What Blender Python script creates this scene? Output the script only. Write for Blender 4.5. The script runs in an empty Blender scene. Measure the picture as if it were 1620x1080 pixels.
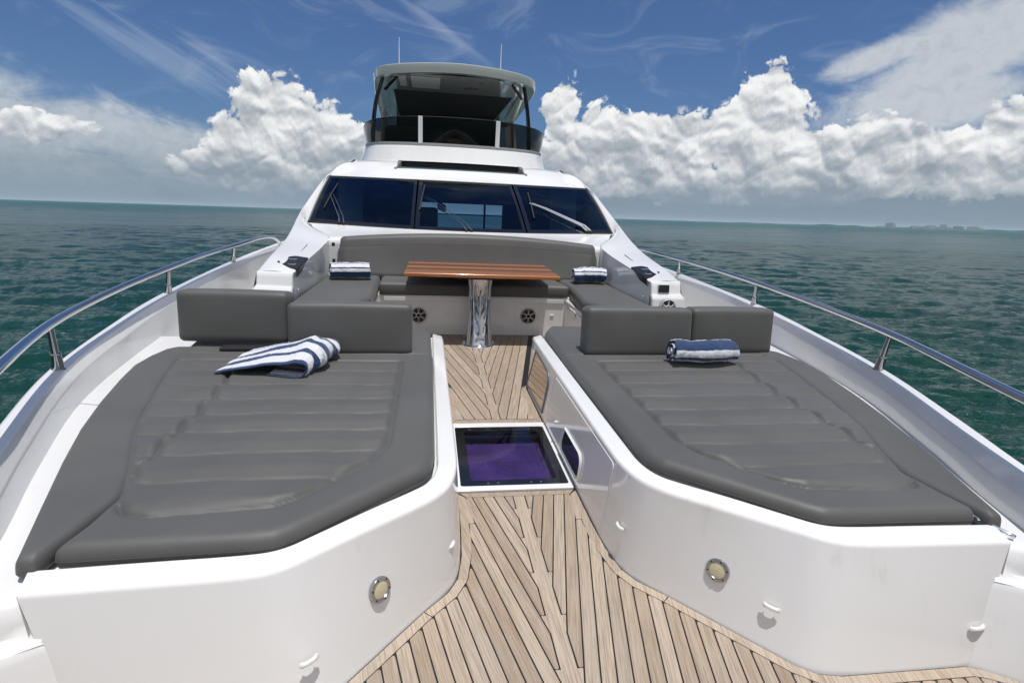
import bpy, bmesh, math, random
import numpy as np
from mathutils import Matrix, Vector
from mathutils.geometry import delaunay_2d_cdt
random.seed(4); rng = np.random.default_rng(4)
scene = bpy.context.scene
COL = scene.collection

# ------------------------------------------------------------------ camera
F_PX, W_PX = 872.366, 1620.0
YAW = 0.153897
CAMX, CAMZ = -0.514864, 1.65            # eye above the teak deck; the boat frame is X to starboard of picture, Y aft, Z up
SEA_Z = -2.35
def axes(yaw, pitch, roll):
    f = Vector((math.sin(yaw)*math.cos(pitch), math.cos(yaw)*math.cos(pitch), -math.sin(pitch)))
    r = Vector((math.cos(yaw), -math.sin(yaw), 0)); u = r.cross(f)
    r2 = math.cos(roll)*r + math.sin(roll)*u; u2 = -math.sin(roll)*r + math.cos(roll)*u
    return Matrix(((r2.x, u2.x, -f.x), (r2.y, u2.y, -f.y), (r2.z, u2.z, -f.z)))
RB = axes(YAW, 0.253399, 0.04666)       # camera seen from the boat (which is trimmed and heeled a little)
RW = axes(YAW, 0.22460, 0.03147)        # camera seen from the level sea
EYE = Vector((CAMX, 0, CAMZ))
TRIM = Matrix.Translation(EYE) @ (RW @ RB.transposed()).to_4x4() @ Matrix.Translation(-EYE)
cam = bpy.data.cameras.new('camera'); co = bpy.data.objects.new('camera', cam); COL.objects.link(co)
cam.sensor_width = 36; cam.lens = F_PX/W_PX*36; cam.clip_start = .05; cam.clip_end = 200000
co.matrix_world = Matrix.Translation(EYE) @ RW.to_4x4()
scene.camera = co

# ------------------------------------------------------------------ colour management
scene.view_settings.view_transform = 'Standard'; scene.view_settings.look = 'None'
scene.view_settings.exposure = 0; scene.view_settings.gamma = 1
scene.view_settings.use_curve_mapping = False

# ------------------------------------------------------------------ node helper
class S:
    """a socket with arithmetic"""
    nt = None
    def __init__(s, sock): s.s = sock
    @staticmethod
    def m(op, *a, clamp=False):
        n = S.nt.nodes.new('ShaderNodeMath'); n.operation = op; n.use_clamp = clamp
        for i, v in enumerate(a): S.put(n.inputs[i], v)
        return S(n.outputs[0])
    @staticmethod
    def put(inp, v):
        if isinstance(v, S): S.nt.links.new(v.s, inp)
        elif hasattr(v, 'is_output'): S.nt.links.new(v, inp)
        else:
            if isinstance(v, (tuple, list)) and len(v) == 3 and inp.type == 'RGBA': v = (*v, 1)
            inp.default_value = v
    def __add__(s, o): return S.m('ADD', s, o)
    __radd__ = __add__
    def __sub__(s, o): return S.m('SUBTRACT', s, o)
    def __rsub__(s, o): return S.m('SUBTRACT', o, s)
    def __mul__(s, o): return S.m('MULTIPLY', s, o)
    __rmul__ = __mul__
    def __truediv__(s, o): return S.m('DIVIDE', s, o)
    def __neg__(s): return S.m('MULTIPLY', s, -1.0)
def mx(a, b): return S.m('MAXIMUM', a, b)
def mn(a, b): return S.m('MINIMUM', a, b)
def sat(a): return S.m('ADD', a, 0.0, clamp=True)
def sstep(x, a, b):
    n = S.nt.nodes.new('ShaderNodeMapRange'); n.interpolation_type = 'SMOOTHSTEP'
    S.put(n.inputs[0], x); n.inputs[1].default_value = a; n.inputs[2].default_value = b
    return S(n.outputs[0])
def lin(x, a, b, c=0.0, d=1.0):
    n = S.nt.nodes.new('ShaderNodeMapRange'); S.put(n.inputs[0], x)
    for i, v in enumerate((a, b, c, d)): n.inputs[i+1].default_value = v
    return S(n.outputs[0])
def vec(x, y, z=0.0):
    n = S.nt.nodes.new('ShaderNodeCombineXYZ')
    for i, v in enumerate((x, y, z)): S.put(n.inputs[i], v)
    return S(n.outputs[0])
def sep(v):
    n = S.nt.nodes.new('ShaderNodeSeparateXYZ'); S.put(n.inputs[0], v)
    return [S(o) for o in n.outputs]
def noise(v, scale, detail=3.0, rough=.5, dist=0.0, dim='3D', color=False):
    n = S.nt.nodes.new('ShaderNodeTexNoise'); n.noise_dimensions = dim
    S.put(n.inputs['Vector'], v); n.inputs['Scale'].default_value = scale; n.inputs['Detail'].default_value = detail
    n.inputs['Roughness'].default_value = rough; n.inputs['Distortion'].default_value = dist
    return S(n.outputs['Color' if color else 'Fac'])
def voro(v, scale, detail=0.0, rough=.5, smooth=None, dim='2D', lac=2.0):
    n = S.nt.nodes.new('ShaderNodeTexVoronoi'); n.voronoi_dimensions = dim
    n.feature = 'SMOOTH_F1' if smooth else 'F1'
    S.put(n.inputs['Vector'], v); n.inputs['Scale'].default_value = scale
    n.inputs['Detail'].default_value = detail; n.inputs['Roughness'].default_value = rough
    n.inputs['Lacunarity'].default_value = lac
    if smooth: n.inputs['Smoothness'].default_value = smooth
    return S(n.outputs['Distance'])
def mixc(f, a, b, mode='MIX'):
    n = S.nt.nodes.new('ShaderNodeMix'); n.data_type = 'RGBA'; n.blend_type = mode
    S.put(n.inputs[0], f); S.put(n.inputs[6], a); S.put(n.inputs[7], b)
    return S(n.outputs[2])
def texco(which='Object'):
    n = S.nt.nodes.new('ShaderNodeTexCoord'); return S(n.outputs[which])
def ramp(f, stops):
    n = S.nt.nodes.new('ShaderNodeValToRGB'); S.put(n.inputs[0], f); e = n.color_ramp.elements
    while len(e) < len(stops): e.new(.5)
    for k, (p, c) in zip(e, stops): k.position = p; k.color = (*c, 1)
    return S(n.outputs[0])

# ------------------------------------------------------------------ world: blue sky with towering cumulus
SUN_DIR = (TRIM.to_3x3() @ Vector((0.05, -0.16, 1.0))).normalized()
sun_el = math.asin(SUN_DIR.z); sun_az = math.atan2(SUN_DIR.x, SUN_DIR.y)
def make_world():
    w = bpy.data.worlds.new('World'); scene.world = w; w.use_nodes = True
    nt = w.node_tree; nt.nodes.clear(); S.nt = nt
    d = texco('Generated'); x, y, z = sep(d)
    sky = nt.nodes.new('ShaderNodeTexSky'); sky.sky_type = 'NISHITA'; sky.sun_disc = False
    sky.sun_elevation = sun_el; sky.sun_rotation = sun_az
    sky.air_density = 1.0; sky.dust_density = 1.2; sky.ozone_density = 2.0; sky.altitude = 0
    az = S.m('ARCTAN2', x, y) * 57.2958
    el = S.m('ARCSINE', z) * 57.2958
    # grouped cloud field -------------------------------------------------
    def ell(a, e, a0, e0, ra, re):
        u = (a - a0) / ra; v = (e - e0) / re
        return 1.0 - S.m('SQRT', u*u + v*v)
    left = [(-14.6, 9.0, 3.6, 3.5), (-16.6, 5.2, 3.2, 3.0), (-10.8, 6.3, 4.6, 4.0), (-6.8, 4.0, 3.6, 4.2), (-12.0, 2.2, 8.0, 3.0), (-19.5, 3.0, 3.2, 1.8)]
    right = [(31.8, 9.9, 3.1, 4.0), (31.2, 7.0, 6.0, 4.4), (24.5, 6.9, 7.0, 3.5), (17.5, 6.2, 6.0, 4.5), (13.4, 9.2, 2.1, 4.4), (13.0, 4.0, 5.5, 3.5),
             (38.0, 5.6, 6.0, 3.6), (45.0, 5.0, 5.6, 2.9), (50.5, 6.2, 4.5, 3.6), (58.0, 5.0, 7.0, 5.0), (70.0, 6.0, 9.0, 7.0), (30.0, 3.2, 22.0, 1.9)]
    far_ = [(-31.5, 5.4, 4.6, 1.3), (-45, 5, 8, 5), (-70, 6, 12, 6), (95, 7, 12, 8), (130, 6, 16, 6), (-110, 7, 14, 8), (175, 6, 20, 6), (-150, 6, 14, 7)]
    def build_field(scale_only=False):
        g = bpy.data.node_groups.new('cloud_field', 'ShaderNodeTree')
        g.interface.new_socket('Vector', in_out='INPUT', socket_type='NodeSocketVector')
        for nm in ('Field', 'Puff', 'Mass', 'Big'): g.interface.new_socket(nm, in_out='OUTPUT', socket_type='NodeSocketFloat')
        keep = S.nt; S.nt = g
        gi = g.nodes.new('NodeGroupInput'); go = g.nodes.new('NodeGroupOutput')
        p = S(gi.outputs[0]); a, e, _ = sep(p)
        wv = noise(p, .16, 3.0, .55, dim='2D', color=True); wx, wy, _ = sep(wv)
        a2 = a + (wx - .5) * 3.6; e2 = e + (wy - .5) * 2.6
        wf = noise(p, .9, 3.0, .6, dim='2D', color=True); fx, fy, _ = sep(wf)
        q = vec(a2 + (fx - .5) * .8, (e2 + (fy - .5) * .8) * 1.12)
        big = 1.0 - voro(q, .42, 0, .5, .25)
        mid = 1.0 - voro(q, 1.05)
        fin = 1.0 - voro(q, 2.4, 1.0, .6)
        puff = big * .56 + mid * .34 + fin * .12
        mass = None
        for (a0, e0, ra, re) in left + right + far_:
            k = ell(a2, e2, a0, e0, ra, re); mass = k if mass is None else S.m('SMOOTH_MAX', mass, k, .12)
        fld = mass + (puff - .62) * .85
        # ragged little holes and a rather flat base
        fld = fld - sstep(e, 2.6, .6) * .6 * sstep(noise(p, .25, 3.0, .6, dim='2D'), .25, .75) - sstep(e, 1.6, .2) * .5
        for sck, v in zip(go.inputs, (fld, puff, mass, big)): S.put(sck, v)
        S.nt = keep
        return g
    grp = build_field()
    def field(v):
        n = nt.nodes.new('ShaderNodeGroup'); n.node_tree = grp; S.put(n.inputs[0], v)
        return [S(o) for o in n.outputs]
    f0, p0, m0, b0 = field(vec(az, el))
    f1, p1, m1, b1 = field(vec(az + .10, el + .42))
    wisp = noise(vec(az, el), 1.5, 4.0, .6, dim='2D')
    alpha = sstep(f0 + (wisp - .5) * .22, -.03, .12) * sstep(m0, -.13, .01)
    slow = noise(vec(az, el * 1.3), .20, 3.0, .5, dim='2D')
    lit = sat((f0 - f1) * .52 + (b0 - b1) * .72 + .68 + (p0 - .62) * .16)
    shade = sstep(m0, .2, .95) * .18 + sstep(slow, .42, .70) * .34
    lit = lit - shade * lin(el, 1, 11, 1.0, .45) - lin(el, 6.0, 1.5, 0, .34) + (wisp - .5) * .07
    ccol = ramp(sat(lit), [(0.0, (.285, .335, .395)), (.30, (.42, .46, .505)), (.55, (.63, .65, .675)), (.78, (.84, .85, .86)), (1.0, (.97, .965, .955))])
    # veils: soft altostratus wedges left and right, cirrus streaks high up
    def soft(a0, e0, ra, re, rot):
        c, s = math.cos(math.radians(rot)), math.sin(math.radians(rot))
        da, de = az - a0, el - e0
        u = (da * c + de * s) / ra; v = (de * c - da * s) / re
        return 1.0 - S.m('SQRT', u*u + v*v)
    vn = noise(vec(az * .55, el * 1.4), .30, 5.0, .6, .6, dim='2D')
    vn2 = noise(vec(az, el * 1.2), .9, 5.0, .65, .4, dim='2D')
    v1 = mx(soft(-37, 6.0, 20, 6.6, -27), soft(-20, 3.4, 15, 3.8, -18))
    v2 = mx(soft(46, 13.6, 9.5, 3.7, 20), soft(43, 9.5, 9, 2.6, 5))
    v2 = mx(v2, soft(39.5, 13.2, 5.0, 1.5, 14))
    v3 = soft(70, 18, 20, 10, 10)
    veil = sstep(mx(mx(v1, v2), v3) + (vn - .5) * .75 + (vn2 - .5) * .20, -.02, .55) * .84
    st = noise(vec((az * .86 + el * .5) * .10, (el * .86 - az * -.45) * .8), 1.0, 6.0, .62, .8, dim='2D')
    cm = mx(mx(soft(-22.5, 11.8, 9, 1.5, -22), soft(-18, 12.0, 5, .9, -35)), mx(soft(.5, 17.0, 6.0, 1.0, -32), soft(-14.5, 9.6, 5, 1.1, -35)))
    cir = sat(sstep(cm + (st - .5) * 2.2, -.1, 1.0)) * .20
    wide = sstep(noise(vec(az * .12, el * .30), 1.0, 6.0, .62, 1.0, dim='2D'), .50, .86) * .22 * sstep(el, 5, 14)
    highmask = sstep(el, 19, 30)
    hi = sstep(noise(d, 2.6, 5.0, .6, .4), .46, .70) * highmask * .70 * sstep(el, 80, 45)
    veilcol = mixc(sat(vn2 * .9 + lin(el, 0, 9, -.45, .50) + sstep(mx(v1, v2), .55, .0) * .25), (.32, .385, .455), (.62, .655, .685))
    # clear sky: Nishita, thickened to a grey-blue haze at the horizon
    base = mixc(1.0, S(sky.outputs[0]), (.040, .056, .079), 'MULTIPLY')
    
    hz = sstep(el, 8.5, -1.5)
    base = mixc(hz * .88, base, (.225, .300, .375))
    c = mixc(sat(cir + wide), base, (.62, .68, .76))
    c = mixc(veil, c, veilcol)
    fill_cloud = sstep(noise(d, 1.7, 5.0, .6, .3), .34, .60) * sstep(y, .15, -.45) * sstep(el, 4, 12) * sstep(el, 78, 50)  # unseen clouds added behind the camera, to neutralise light on camera-facing faces
    c = mixc(mx(hi, fill_cloud * .92), c, (.82, .81, .785))
    # distant grey cloud banks low on the horizon
    lowb = sstep(noise(vec(az * .09, el * .9), 1.0, 4.0, .55, .3, dim='2D'), .42, .66) * sstep(el, 5.0, 1.0) * .5
    c = mixc(lowb, c, (.255, .315, .375))
    c = mixc(alpha, c, ccol)
    c = mixc(sstep(el, 5.6, -.2) * .80, c, (.228, .297, .365))
    # below the horizon: dark sea colour
    c = mixc(sstep(el, -0.2, -1.5), c, (.03, .08, .085))
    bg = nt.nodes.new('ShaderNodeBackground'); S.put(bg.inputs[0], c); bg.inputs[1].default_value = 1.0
    out = nt.nodes.new('ShaderNodeOutputWorld'); nt.links.new(bg.outputs[0], out.inputs[0])
    w.cycles.sampling_method = 'MANUAL'; w.cycles.sample_map_resolution = 512
make_world()

# ------------------------------------------------------------------ sun
sl = bpy.data.lights.new('sun', 'SUN'); sl.energy = 3.75; sl.angle = math.radians(.53); sl.color = (1.0, .965, .92)
so = bpy.data.objects.new('sun', sl); COL.objects.link(so)
so.rotation_euler = SUN_DIR.to_track_quat('Z', 'Y').to_euler(); so.location = (0, 0, 60)

# ------------------------------------------------------------------ materials
MATS = {}
def mat(name):
    m = bpy.data.materials.new(name); m.use_nodes = True; MATS[name] = m
    S.nt = m.node_tree; b = m.node_tree.nodes['Principled BSDF']
    return m, b, m.node_tree.nodes['Material Output']
def bump(b, h, strength=.3, dist=.01, chain=None):
    n = S.nt.nodes.new('ShaderNodeBump'); n.inputs['Strength'].default_value = strength; n.inputs['Distance'].default_value = dist
    S.put(n.inputs['Height'], h)
    if chain is not None: S.nt.links.new(chain.outputs[0], n.inputs['Normal'])
    if b is not None: S.nt.links.new(n.outputs[0], b.inputs['Normal'])
    return n
def simple(name, col, rough=.5, metal=0.0, coat=0.0, spec=.5, grime=0.0):
    m, b, o = mat(name)
    b.inputs['Roughness'].default_value = rough; b.inputs['Metallic'].default_value = metal
    b.inputs['Coat Weight'].default_value = coat; b.inputs['Coat Roughness'].default_value = .05
    b.inputs['Specular IOR Level'].default_value = spec
    g = noise(texco(), 3.0, 5.0, .6)
    k = tuple(max(0, c*(1-grime)) for c in col)
    S.put(b.inputs['Base Color'], mixc(sstep(g, .3, .75), col, k) if grime else (*col, 1))
    return m
def gelcoat(name, col, rough=.13):
    m, b, o = mat(name); t = texco()
    b.inputs['Roughness'].default_value = rough; b.inputs['Coat Weight'].default_value = .5; b.inputs['Coat Roughness'].default_value = .04
    big = noise(t, 1.1, 4.0, .6); sm = noise(t, 9.0, 4.0, .65)
    x, y, z = sep(t)
    runs = noise(vec(x*14, y*14, z*1.2), 1.0, 4.0, .6)
    dirt = sat(sstep(big, .50, .75) * .6 + sstep(runs, .56, .78) * .7 * sstep(big, .40, .6))
    S.put(b.inputs['Base Color'], mixc(dirt, col, tuple(c*.86 for c in (col[0], col[1]*.995, col[2]*.97))))
    S.put(b.inputs['Roughness'], rough + (sm - .5) * .12 + dirt * .1)
    bump(b, noise(t, 1.6, 2.0, .5), .10, .02)
    return m
gelcoat('gelcoat', (.775, .772, .762)); gelcoat('gelcoat_warm', (.74, .725, .69))
gelcoat('hull_gelcoat', (.70, .71, .72), .3)
simple('chrome', (.62, .63, .65), .09, 1.0); simple('brushed_steel', (.45, .46, .48), .22, 1.0); simple('dark_chrome', (.36, .37, .39), .12, 1.0)
simple('black_gloss', (.008, .008, .009), .08, coat=.5); simple('black_satin', (.012, .012, .012), .32, spec=.3); simple('black_rubber', (.015, .015, .016), .6)
simple('caulk', (.012, .012, .013), .55); simple('grey_plastic', (.17, .17, .17), .45); simple('dark_void', (.006, .006, .007), .9)
simple('grey_ledge', (.33, .34, .34), .4); simple('hardtop_gelcoat', (.50, .525, .495), .12, coat=.6)
simple('cream_lens', (.55, .50, .33), .25, coat=.6); simple('nylon_white', (.72, .71, .69), .4)
simple('dark_canvas', (.055, .053, .046), .85, grime=.25); simple('navy_interior', (.012, .018, .035), .7)
simple('brown_interior', (.05, .035, .025), .6); simple('carpet', (.03, .035, .05), .9)
simple('silver', (.78, .78, .78), .28, .7); simple('far_concrete', (.40, .42, .44), .8); simple('far_land', (.07, .10, .09), .9); simple('boat_white', (.75, .75, .75), .4)

def vinyl(name, col):
    m, b, o = mat(name); t = texco()
    big = noise(t, 2.2, 5.0, .6); fine = noise(t, 900.0, 2.0, .5); sc = noise(t, 7.0, 6.0, .72, 1.2)
    n = S.nt.nodes.new('ShaderNodeTexVoronoi'); S.put(n.inputs['Vector'], t); n.inputs['Scale'].default_value = 420
    c = mixc(sstep(big, .35, .7), tuple(k*.93 for k in col), tuple(k*1.06 for k in col))
    c = mixc(sstep(sc, .66, .80) * .30, c, (.21, .205, .195))            # scuffs and dried salt
    c = mixc(sstep(noise(t, 1.3, 3.0, .5), .45, .75) * .22, c, (col[0]*1.10, col[1]*1.03, col[2]*.94))
    S.put(b.inputs['Base Color'], c)
    S.put(b.inputs['Roughness'], .52 + (big - .5) * .16)
    b.inputs['Specular IOR Level'].default_value = .42
    b.inputs['Sheen Weight'].default_value = .08
    k = bump(None, noise(t, 14.0, 3.0, .55), .16, .004)
    bump(b, S(n.outputs['Distance']), .18, .0015, k)
    return m
vinyl('grey_vinyl', (.093, .092, .088)); vinyl('grey_vinyl_dark', (.070, .071, .069))

def teak(name='teak', k=.225):
    m, b, o = mat(name); t = texco(); x, y, z = sep(t)
    ax = S.m('ABSOLUTE', x); u = (ax if k else x) - y * k
    g = S.nt.nodes.new('ShaderNodeNewGeometry'); rnd = S(g.outputs['Random Per Island'])
    grain = noise(vec(u * 210, y * 5, rnd * 40), 1.0, 5.0, .65)
    fine = noise(vec(u * 620, y * 9, rnd * 90), 1.0, 3.0, .7)
    blot = noise(vec(u * 26, y * 3.2, rnd * 13), 1.0, 4.0, .6)
    gray = noise(t, 2.3, 4.0, .6)
    c = ramp(rnd, [(0.0, (.310, .235, .172)), (.25, (.440, .350, .265)), (.5, (.360, .282, .208)), (.75, (.505, .415, .322)), (1.0, (.400, .330, .262))])
    c = mixc(sstep(grain, .40, .66) * .6, c, (.185, .138, .095))
    c = mixc(sstep(fine, .52, .75) * .42, c, (.165, .125, .090))
    c = mixc(sstep(blot, .50, .72) * .45, c, (.44, .385, .325)); c = mixc(sstep(noise(vec(u * 40, y * 1.4, rnd * 31), 1.0, 4.0, .6), .55, .72) * .5, c, (.205, .165, .125))
    c = mixc(sstep(gray, .5, .75) * .35, c, (.345, .325, .29))
    S.put(b.inputs['Base Color'], c); b.inputs['Roughness'].default_value = .72; b.inputs['Specular IOR Level'].default_value = .25
    bump(b, grain + fine * .6, .35, .0012)
teak(); teak('teak_straight', 0.0)
def mahogany():
    m, b, o = mat('mahogany'); t = texco(); x, y, z = sep(t)
    bandn = noise(vec(0.0, y * 9.0 + .35, 0.0), 1.0, 1.0, .4)
    gr = noise(vec(x * 2.2, y * 70, z * 60), 1.0, 6.0, .62, .35)
    g2 = noise(vec(x * 7, y * 260, z * 200), 1.0, 3.0, .6)
    rp = S.nt.nodes.new('ShaderNodeValToRGB'); rp.color_ramp.interpolation = 'CONSTANT'; S.put(rp.inputs[0], (y - 5.97) / 1.2); e = rp.color_ramp.elements
    stops = [(0, (.46, .17, .055)), (.17, (.36, .13, .045)), (.30, (.12, .030, .012)), (.40, (.52, .21, .080)), (.55, (.16, .042, .015)), (.74, (.55, .25, .10)), (.84, (.14, .036, .013))]
    while len(e) < len(stops): e.new(.5)
    for k_, (p_, c_) in zip(e, stops): k_.position = p_; k_.color = (*c_, 1)
    c = S(rp.outputs[0])
    c = mixc(sstep(gr, .35, .7) * .5, c, (.13, .032, .010)); c = mixc(sstep(g2, .5, .8) * .3, c, (.50, .23, .10))
    S.put(b.inputs['Base Color'], c); b.inputs['Roughness'].default_value = .20
    b.inputs['Coat Weight'].default_value = .45; b.inputs['Coat Roughness'].default_value = .07
mahogany()
def towel_mat(name, bands):
    m, b, o = mat(name)
    uv = texco('UV'); u, v, _ = sep(uv); t = texco()
    v = v + (noise(t, 22.0, 2.0) - .5) * .010
    navy, white = (.018, .045, .125), (.80, .81, .84)
    n = S.nt.nodes.new('ShaderNodeValToRGB'); n.color_ramp.interpolation = 'CONSTANT'; S.put(n.inputs[0], v)
    e = n.color_ramp.elements
    while len(e) < len(bands): e.new(.5)
    for k, (p, w) in zip(e, bands): k.position = p; k.color = (*(white if w else navy), 1)
    c = S(n.outputs[0])
    pile = noise(t, 420.0, 2.0, .6)
    c = mixc(sstep(pile, .35, .7) * .28, c, tuple([.03, .06, .13]))
    S.put(b.inputs['Base Color'], c); b.inputs['Roughness'].default_value = .95; b.inputs['Sheen Weight'].default_value = .35
    b.inputs['Sheen Roughness'].default_value = .5; b.inputs['Specular IOR Level'].default_value = .1
    k = bump(None, noise(t, 30.0, 3.0, .6), .35, .012)
    bump(b, pile, .9, .004, k)
def stripes(n, start=0, lead=None):
    out = []; w = start
    for i in range(n): out.append((i/n, w)); w = 1 - w
    return out
alt = lambda v0, n, d, w: [(v0 + k*d, (w + k) % 2) for k in range(n)]
towel_mat('towel_wide', [(0, 0), (.05, 1), (.19, 0), (.28, 1), (.42, 0), (.52, 1), (.67, 0), (.77, 1), (.88, 0)])
towel_mat('towel_roll', [(0, 0), (.112, 1), (.143, 0), (.222, 1), (.262, 0), (.292, 1), (.318, 0)] + alt(.40, 9, .06, 1))
towel_mat('towel_small', [(0, 0), (.13, 1), (.178, 0), (.190, 1), (.228, 0), (.240, 1), (.266, 0)] + alt(.40, 9, .06, 1))

def glass(name, tint, rough=.0, alpha=.5, spec=(1, 1, 1), ior=1.5):
    m, b, o = mat(name); nt = S.nt; nt.nodes.remove(b)
    tr = nt.nodes.new('ShaderNodeBsdfTransparent'); tr.inputs[0].default_value = (*tint, 1)
    gl = nt.nodes.new('ShaderNodeBsdfGlossy'); gl.inputs[0].default_value = (*spec, 1); gl.inputs['Roughness'].default_value = rough
    fr = nt.nodes.new('ShaderNodeFresnel'); ge = nt.nodes.new('ShaderNodeNewGeometry'); S.put(fr.inputs[0], ior + S(ge.outputs['Backfacing']) * (1/ior - ior))
    mixn = nt.nodes.new('ShaderNodeMixShader')
    nt.links.new(fr.outputs[0], mixn.inputs[0]); nt.links.new(tr.outputs[0], mixn.inputs[1]); nt.links.new(gl.outputs[0], mixn.inputs[2])
    nt.links.new(mixn.outputs[0], o.inputs[0])
    return m
glass('windscreen_glass', (.26, .40, .52), ior=1.45, spec=(.55, .75, 1)); glass('smoked_glass', (.075, .073, .068), ior=1.40); glass('clear_side', (.5, .55, .58)); glass('hatch_tint', (.50, .42, .62), ior=1.4)
def purple_blind():
    m, b, o = mat('purple_blind'); t = texco(); x, y, z = sep(t)
    sp = voro(vec(x * 70, y * 45), 1.0, 0, .5, dim='2D')
    S.put(b.inputs['Base Color'], mixc(sstep(noise(t, 5, 3.0), .35, .7), (.070, .038, .150), (.150, .085, .27)))
    b.inputs['Roughness'].default_value = .25
    bump(b, noise(vec(x * 60, y * 60), 1.0, 3.0, .7), .9, .01)
purple_blind()
def mirror_panel():
    m, b, o = mat('mirror_panel'); b.inputs['Metallic'].default_value = 1.0; b.inputs['Roughness'].default_value = .03
    b.inputs['Base Color'].default_value = (.50, .43, .36, 1)
mirror_panel()
def flag_mat():
    m, b, o = mat('flag_cloth'); u, v, _ = sep(texco('UV'))
    s = sstep(S.m('FRACT', v * 6.5), .48, .52)
    c = mixc(s, (.50, .02, .03), (.75, .75, .75))
    c = mixc(sstep(u, .41, .40) * sstep(v, .45, .47), c, (.02, .03, .16))
    S.put(b.inputs['Base Color'], c); b.inputs['Roughness'].default_value = .8
flag_mat()
def sea_mat():
    m, b, o = mat('sea_water'); t = texco(); x, y, z = sep(t)
    dist = S.m('SQRT', x*x + y*y)
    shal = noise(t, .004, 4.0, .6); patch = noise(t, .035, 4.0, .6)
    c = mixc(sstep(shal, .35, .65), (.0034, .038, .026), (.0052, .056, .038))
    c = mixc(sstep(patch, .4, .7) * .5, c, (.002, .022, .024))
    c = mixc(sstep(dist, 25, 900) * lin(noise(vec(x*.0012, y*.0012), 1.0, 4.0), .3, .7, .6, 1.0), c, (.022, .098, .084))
    S.put(b.inputs['Base Color'], c)
    b.inputs['IOR'].default_value = 1.333; b.inputs['Specular IOR Level'].default_value = .36
    cat = noise(vec(x*.020, y*.055), 1.0, 5.0, .62); cat2 = noise(vec(x*.12, y*.30), 1.0, 4.0, .6)   # cat's paws: rougher and smoother lanes
    ruff = sstep(cat, .38, .64) * .6 + sstep(cat2, .35, .7) * .4
    S.put(b.inputs['Roughness'], lin(dist, 10, 800, .07, .30) + ruff * lin(dist, 10, 400, .03, .14))
    n1 = noise(vec(x * .55, y * 1.5), 1.7, 3.0, .6, .5); n2 = noise(vec(x * .7, y * 1.5), 5.0, 3.0, .62, .4)
    r1 = 1.0 - S.m('ABSOLUTE', n1 - .5) * 3.0
    r2 = 1.0 - S.m('ABSOLUTE', n2 - .5) * 2.6
    k = S.nt.nodes.new('ShaderNodeBump'); S.put(k.inputs['Height'], r1); S.put(k.inputs['Strength'], .55 + ruff * .45); k.inputs['Distance'].default_value = .16
    k2 = S.nt.nodes.new('ShaderNodeBump'); S.put(k2.inputs['Height'], r2); S.put(k2.inputs['Strength'], .45 + ruff * .5); k2.inputs['Distance'].default_value = .05
    S.nt.links.new(k.outputs[0], k2.inputs['Normal']); S.nt.links.new(k2.outputs[0], b.inputs['Normal'])
sea_mat()

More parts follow.
